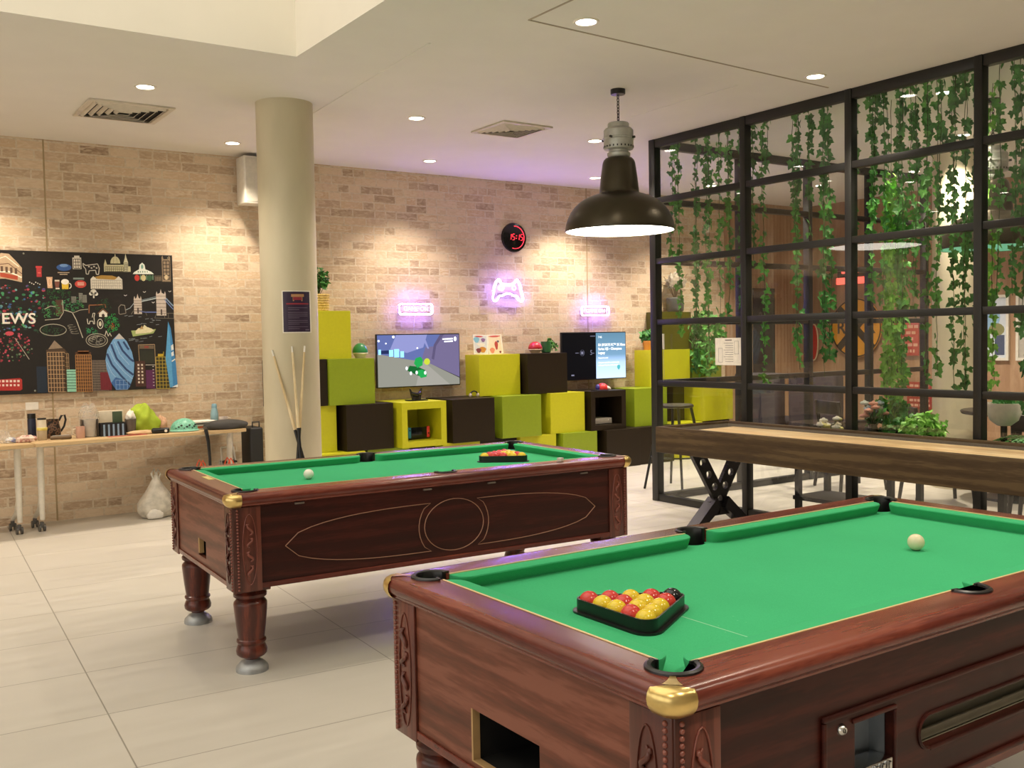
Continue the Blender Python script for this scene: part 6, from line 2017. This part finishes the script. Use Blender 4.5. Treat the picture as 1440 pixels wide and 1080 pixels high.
# boat, water, bus
fill('9aa86a', [(802, 655), (968, 645), (950, 672), (812, 692)]); fill('d8cfa8', [(830, 658), (850, 640), (880, 635), (890, 618), (908, 632), (940, 642), (955, 655), (925, 668), (830, 676)], 3); fill('a88a5a', [(858, 645), (874, 622), (884, 645)], 4)
for _ in range(26):
    x, y = rng.uniform(760, 1010), rng.choice((rng.uniform(560, 625), rng.uniform(690, 725)))
    stroke('8d949a', [(x, y), (x + rng.uniform(14, 34), y - rng.uniform(-3, 5))], 2.6, 2)
for x, y in ((772, 434), (898, 412), (1070, 408), (955, 478)):
    stroke('c9c4bb', [(x - 9, y - 4), (x, y + 2), (x + 10, y - 5)], 4, 2)
fill('b02f2c', [(-80, 1030), (-80, 965), (100, 952), (113, 962), (112, 1022), (100, 1030)], 3)
for k in range(8):
    rect_('ead8cc', -70 + k * 22, 964, -56 + k * 22, 978, 4); rect_('ead8cc', -70 + k * 22, 990, -58 + k * 22, 1003, 4)
art.build('printed_map', AM, t, smooth=0)

# ------------------------------------------------------------------ the room behind the glass
def make_chair(label, loc, rz, group):
    t = thing('dining_chair', label, 'chair', loc, rz, group)
    WD = mat('dark_chair_wood', '2a231d', .45)
    MB().box(-.21, .21, -.21, .21, .43, .465, .012, seg=3).build('seat', WD, t)
    for sx in (-1, 1):
        MB().tube([(sx * .22, -.22, 0), (sx * .18, -.18, .435)], [.015, .02], 10).build('leg', WD, t)
        MB().tube([(sx * .22, .24, 0), (sx * .185, .185, .435), (sx * .19, .24, .80)], [.015, .02, .016], 10).build('leg', WD, t)
    m = MB()
    m.box(-.19, .19, .222, .244, .68, .80, .008)
    m.build('backrest', WD, t)
    return t
c0 = make_chair('dark wooden chair behind the second glazed bay, left of the peach flowers', (7.62, 5.72, 0), 1.2, 'dark chairs')
t = thing('bar_stool', 'dark round bar stool behind the corner post, one thin leg showing left of it', 'stool', (6.42, 6.74, 0), .2)
WD = mat('dark_chair_wood', '2a231d', .45)
MB().lathe([(0, .78), (.155, .78), (.165, .77), (.165, .755), (.15, .75), (0, .75)], 32).build('seat', WD, t)
for sx in (-1, 1):
    for sy in (-1, 1):
        MB().tube([(sx * .21, sy * .21, 0), (sx * .10, sy * .10, .755)], [.011, .014], 10).build('leg', BLACKMT, t)
MB().tube([(.235 * math.cos(a), .235 * math.sin(a), .30) for a in [2 * PI * i / 28 for i in range(28)]], .008, 8, True).build('foot_ring', BLACKMT, t)
copy_tree(c0, (7.45, 4.75, 0), .9, 'dark wooden chair seen under the shuffleboard, left of a black post', 'dark chairs')
copy_tree(c0, (7.25, 3.75, 0), 1.9, 'dark wooden chair seen under the shuffleboard at the right photo edge', 'dark chairs')
t = thing('dining_table', 'round dark dining table inside the glazed room', 'table', (8.1, 4.45, 0))
MB().lathe([(0, .745), (.42, .745), (.43, .735), (.42, .715), (0, .715)], 40).build('tabletop', mat('dark_table', '2d251f', .35), t)
MB().lathe([(.05, .72), (.04, .5), (.04, .06), (0, .06)], 20).build('pillar', BLACKMT, t); MB().lathe([(0, .05), (.05, .05), (.25, .02), (.26, 0), (0, 0)], 32).build('base', BLACKMT, t)
PURP = mat('dark_booth_fabric', '2b2630', .7)
for (x, y, lab) in ((8.85, 7.02, 'dark upholstered booth seat behind the second glazed bay'), (8.75, 7.72, 'dark upholstered booth seat next to the last box units')):
    t = thing('booth_seat', lab, 'sofa', (x, y, 0), 0, 'booth seats')
    MB().box(-.02, .55, -.32, .32, .06, .45, .03, seg=3).build('seat', PURP, t); MB().box(-.18, -.02, -.32, .32, .06, .98, .04, seg=3).build('backrest', PURP, t)
    m = MB()
    for sx in (-.12, .48):
        for sy in (-.26, .26):
            m.cyl((sx, sy, 0), (sx, sy, .07), .02)
    m.build('foot', BLACKMT, t)
t = thing('console_shelf', 'low black plant shelf along the inside of the glass wall', 'shelf', (6.2, 3.8, 0))
MB().box(-.2, .2, -1.35, 1.25, .56, .60, .004).build('top_board', BLACKMT, t); MB().box(-.2, .2, -1.33, 1.23, .15, .18).build('lower_board', BLACKMT, t, smooth=0)
for yy in (-1.3, -.4, .4, 1.2):
    for sx in (-.17, .17):
        MB().box(sx - .02, sx + .02, yy - .02, yy + .02, 0, .56).build('leg', BLACKMT, t, smooth=0)
def pot_plant(label, loc, prof, pm, r, n, seed, lm, flat=1.0, size=.06, h=.1, name='potted_plant'):
    t = thing(name, label, 'plant', loc)
    MB().lathe(prof, 28).build('pot', pm, t)
    m = MB(); bush(m, (0, 0, h), r, n, None, seed, flat, size); m.build('leaves', lm, t, smooth=0)
    return t
POT = [(0, 0), (.06, 0), (.075, .10), (.07, .10), (.06, .09), (0, .09)]
pot_plant('low bright green bushy plant on the plant shelf behind the third glazed bay', (6.2, 4.06, .60), POT, BLACKPL, .15, 190, 51, IVY[2], .8, .05, .14)
pot_plant('dark leafy plant at the foot of the thick ivy trail', (6.3, 4.38, .60), POT, BLACKPL, .17, 170, 52, IVY[0], 1.0, .06, .17)
t = pot_plant('dark fern spreading on the plant shelf below the white bowl', (6.15, 3.28, .60), POT, BLACKPL, .05, 12, 53, IVY[0], .8, .04, .1, 'fern')
m = MB(); rr = random.Random(4); bm = bmesh.new()
for k in range(34):
    a = rr.uniform(0, 6.28); l = rr.uniform(.2, .36)
    for q in range(12):
        s = q / 11
        p = Vector((l * s * math.cos(a), l * s * math.sin(a), .10 + .22 * s - .30 * s * s))
        for sg in (-1, 1):
            leaf(bm, p, .055 * (1 - .6 * s), a + sg * 1.2, 0, -1.2, rr)
m.bm.free(); m.bm = bm; m.build('frond', IVY[0], t, smooth=0)
t = thing('bowl_planter', 'white bowl planter with small leaves behind the fourth glazed bay', 'plant', (6.15, 3.46, .60))
MB().lathe([(0, .20), (.04, .20), (.085, .235), (.108, .30), (.112, .345), (.104, .345), (.10, .32), (0, .31)], 32).build('bowl', mat('white_bowl', 'efe6da', .45), t)
m = MB(); m.cyl((0, 0, 0), (0, 0, .205), .02); m.lathe([(0, .012), (.09, .012), (.09, 0), (0, 0)], 24); m.build('stand', BLACKMT, t)
m = MB(); bush(m, (0, 0, .37), .075, 50, None, 55, .6, .045); m.build('leaves', IVY[0], t, smooth=0)
def bouquet(label, loc, cols_, h, seed):
    t = thing('flower_vase', label, 'flowers', loc)
    MB().lathe([(0, 0), (.035, 0), (.045, .03), (.03, h * .55), (.036, h * .6), (.03, h * .6), (0, h * .5)], 20).build('vase', mat('smoke_glass', '35362f', .2), t)
    m = MB(); rr = random.Random(seed); heads = {}
    for k in range(15):
        a = rr.uniform(0, 6.28); r = rr.uniform(.02, .095)
        e = Vector((r * .8 * math.cos(a), r * math.sin(a), h + rr.uniform(-.05, .05)))
        m.tube([(0, 0, h * .55), e], .003, 5); heads.setdefault(rr.choice(cols_), []).append(e)
    m.build('stem', STEM, t)
    for c_, es in heads.items():
        m = MB()
        for e in es:
            for j in range(6):
                aa = j * PI / 3
                m.ball(e + Vector((.016 * math.cos(aa), .016 * math.sin(aa), .004)), .017, 8, 6, sc=(1, 1, .75))
            m.ball(e + Vector((0, 0, .012)), .014, 8, 6)
        m.build('blossom', mat('petal_' + c_, c_, .7), t, smooth=60)
bouquet('bouquet of peach, white and pale blue flowers on the plant shelf', (6.18, 4.45, .60), ['d99a86', 'd2d4cb', '9fb2c2'], .25, 71)
bouquet('pale yellow and white flowers just above the shuffleboard edge', (6.18, 4.845, .60), ['e2d58c', 'e6dfd0'], .115, 73)

# round railway sign and other signs on the timber wall
def wall_sign(nm, label, y, z):
    return thing(nm, label, 'sign', (BROWN_X - .03, y, z))
t = wall_sign('round_sign', 'round yellow railway crossing sign with black cross and two letters R', 7.85, 1.475)
FW = FACE_W
MB().lathe([(0, .014), (.365, .014), (.37, .008), (.37, 0), (0, 0)], 56, FW).build('disc', mat('sign_yellow', 'd8962a', .45), t)
m = MB()
for s in (-1, 1):
    m.box(-.35, .35, -.045, .045, .014, .016, M=FW @ Matrix.Rotation(s * PI / 4, 4, 'Z'))
m.lathe([(.350, .0142), (.350, .016), (.366, .016), (.366, .0142)], 56, FW)
m.build('cross', mat('sign_black', '1d1a18', .5), t, smooth=0)
m = MB(); m.text('R', .22, FW @ Matrix.Translation((-.215, 0, .0155)), .001, bold=.004); m.text('R', .22, FW @ Matrix.Translation((.215, 0, .0155)), .001, bold=.004)
m.build('letters', mat('sign_black', '1d1a18', .5), t, smooth=0)
def plaque(label, y, z, w_, h, col, txt, seed):
    t = wall_sign('wall_sign', label, y, z)
    MB().box(-.008, .008, -w_, w_, -h, h, .003).build('panel', mat('sign_' + col, col, .5), t)
    rr = random.Random(seed); m = MB()
    n = 5
    for k in range(n):
        zz = h * .72 - k * h * 1.44 / (n - 1)
        x = -w_ * .8
        while x < w_ * .7:
            l = rr.uniform(.12, .34) * w_
            m.box(-.0095, -.008, -x - l, -x, zz - h * .09, zz + h * .09); x += l + w_ * .08
    m.build('lettering', mat('sign_ink_' + txt, txt, .6), t, smooth=0)
plaque('red sign with pale lettering on the timber wall, right of the round yellow sign', 7.17, 1.33, .19, .20, 'b5473a', 'd9a58e', 5)
plaque('dark red sign with pale lettering low on the timber wall beside the inner column', 6.96, .66, .175, .16, '9a3328', 'd0a08c', 6)
t = wall_sign('oval_sign', 'tall red sign with cream edge on the timber wall, left of the round yellow sign', 8.50, 1.30)
m = MB(); m.prism(oval(0, 0, .075, .24, 28), .012, FW); m.build('edge', mat('sign_cream', 'd9c9a8', .5), t, smooth=0)
m = MB(); m.prism(oval(0, 0, .062, .225, 28), .004, FW @ Matrix.Translation((0, 0, .012))); m.build('face', mat('sign_red_gloss', 'b5271f', .4), t, smooth=0)
t = wall_sign('lit_sign', 'red glowing double bar sign high on the timber wall above the round yellow sign', 7.93, 2.13)
LR = emit('red_lit_bar', (1.0, .10, .07), 1.6)
MB().box(-.02, .0, -.21, .21, -.105, -.02, .01).build('lower_bar', LR, t); MB().box(-.02, .0, -.13, .13, .03, .10, .01).build('upper_bar', LR, t); MB().box(0, .012, -.2, .2, -.1, .1).build('back_plate', BLACKMT, t, smooth=0)
for y, c_, lab in ((6.10, 'cfd8e2', 'white framed blue and white picture on the timber wall, the left of two'), (5.62, 'b9b4ae', 'white framed grey picture on the timber wall at the right photo edge')):
    t = thing('framed_picture', lab, 'picture', (BROWN_X - .02, y, 1.44), 0, 'pictures on the timber wall')
    m = MB(); w_, h = .20, .36
    m.box(-.012, .018, -w_, w_, h - .03, h); m.box(-.012, .018, -w_, w_, -h, -h + .03); m.box(-.012, .018, -w_, -w_ + .03, -h + .03, h - .03); m.box(-.012, .018, w_ - .03, w_, -h + .03, h - .03)
    m.build('frame', WHITEPL, t, smooth=0)
    m = MB(); m.box(0, .01, -w_ + .03, w_ - .03, -h + .03, h - .03)
    ms = [mat('picture_' + c_, c_, .5), mat('picture_blue', '8fb6d6', .5), mat('picture_dark', '4a5570', .5), mat('picture_olive', '8a8a5a', .5)]
    m.mi = 1; m.prism(oval(-.02, .12, .12, .14, 18), .001, Matrix.Translation((0, 0, 0)) @ FW)
    m.mi = 2; m.box(-.0014, -.0002, -.15, -.04, -.30, -.08); m.mi = 3; m.prism(oval(.06, -.02, .09, .07, 14), .0016, FW)
    m.build('picture', ms, t, smooth=0)
struct(MB().box(9.62, 10.02, WALL_Y - .045, WALL_Y - .03, 0, 2.0).build('door_1', mat('dark_door', '22242b', .4), smooth=0))
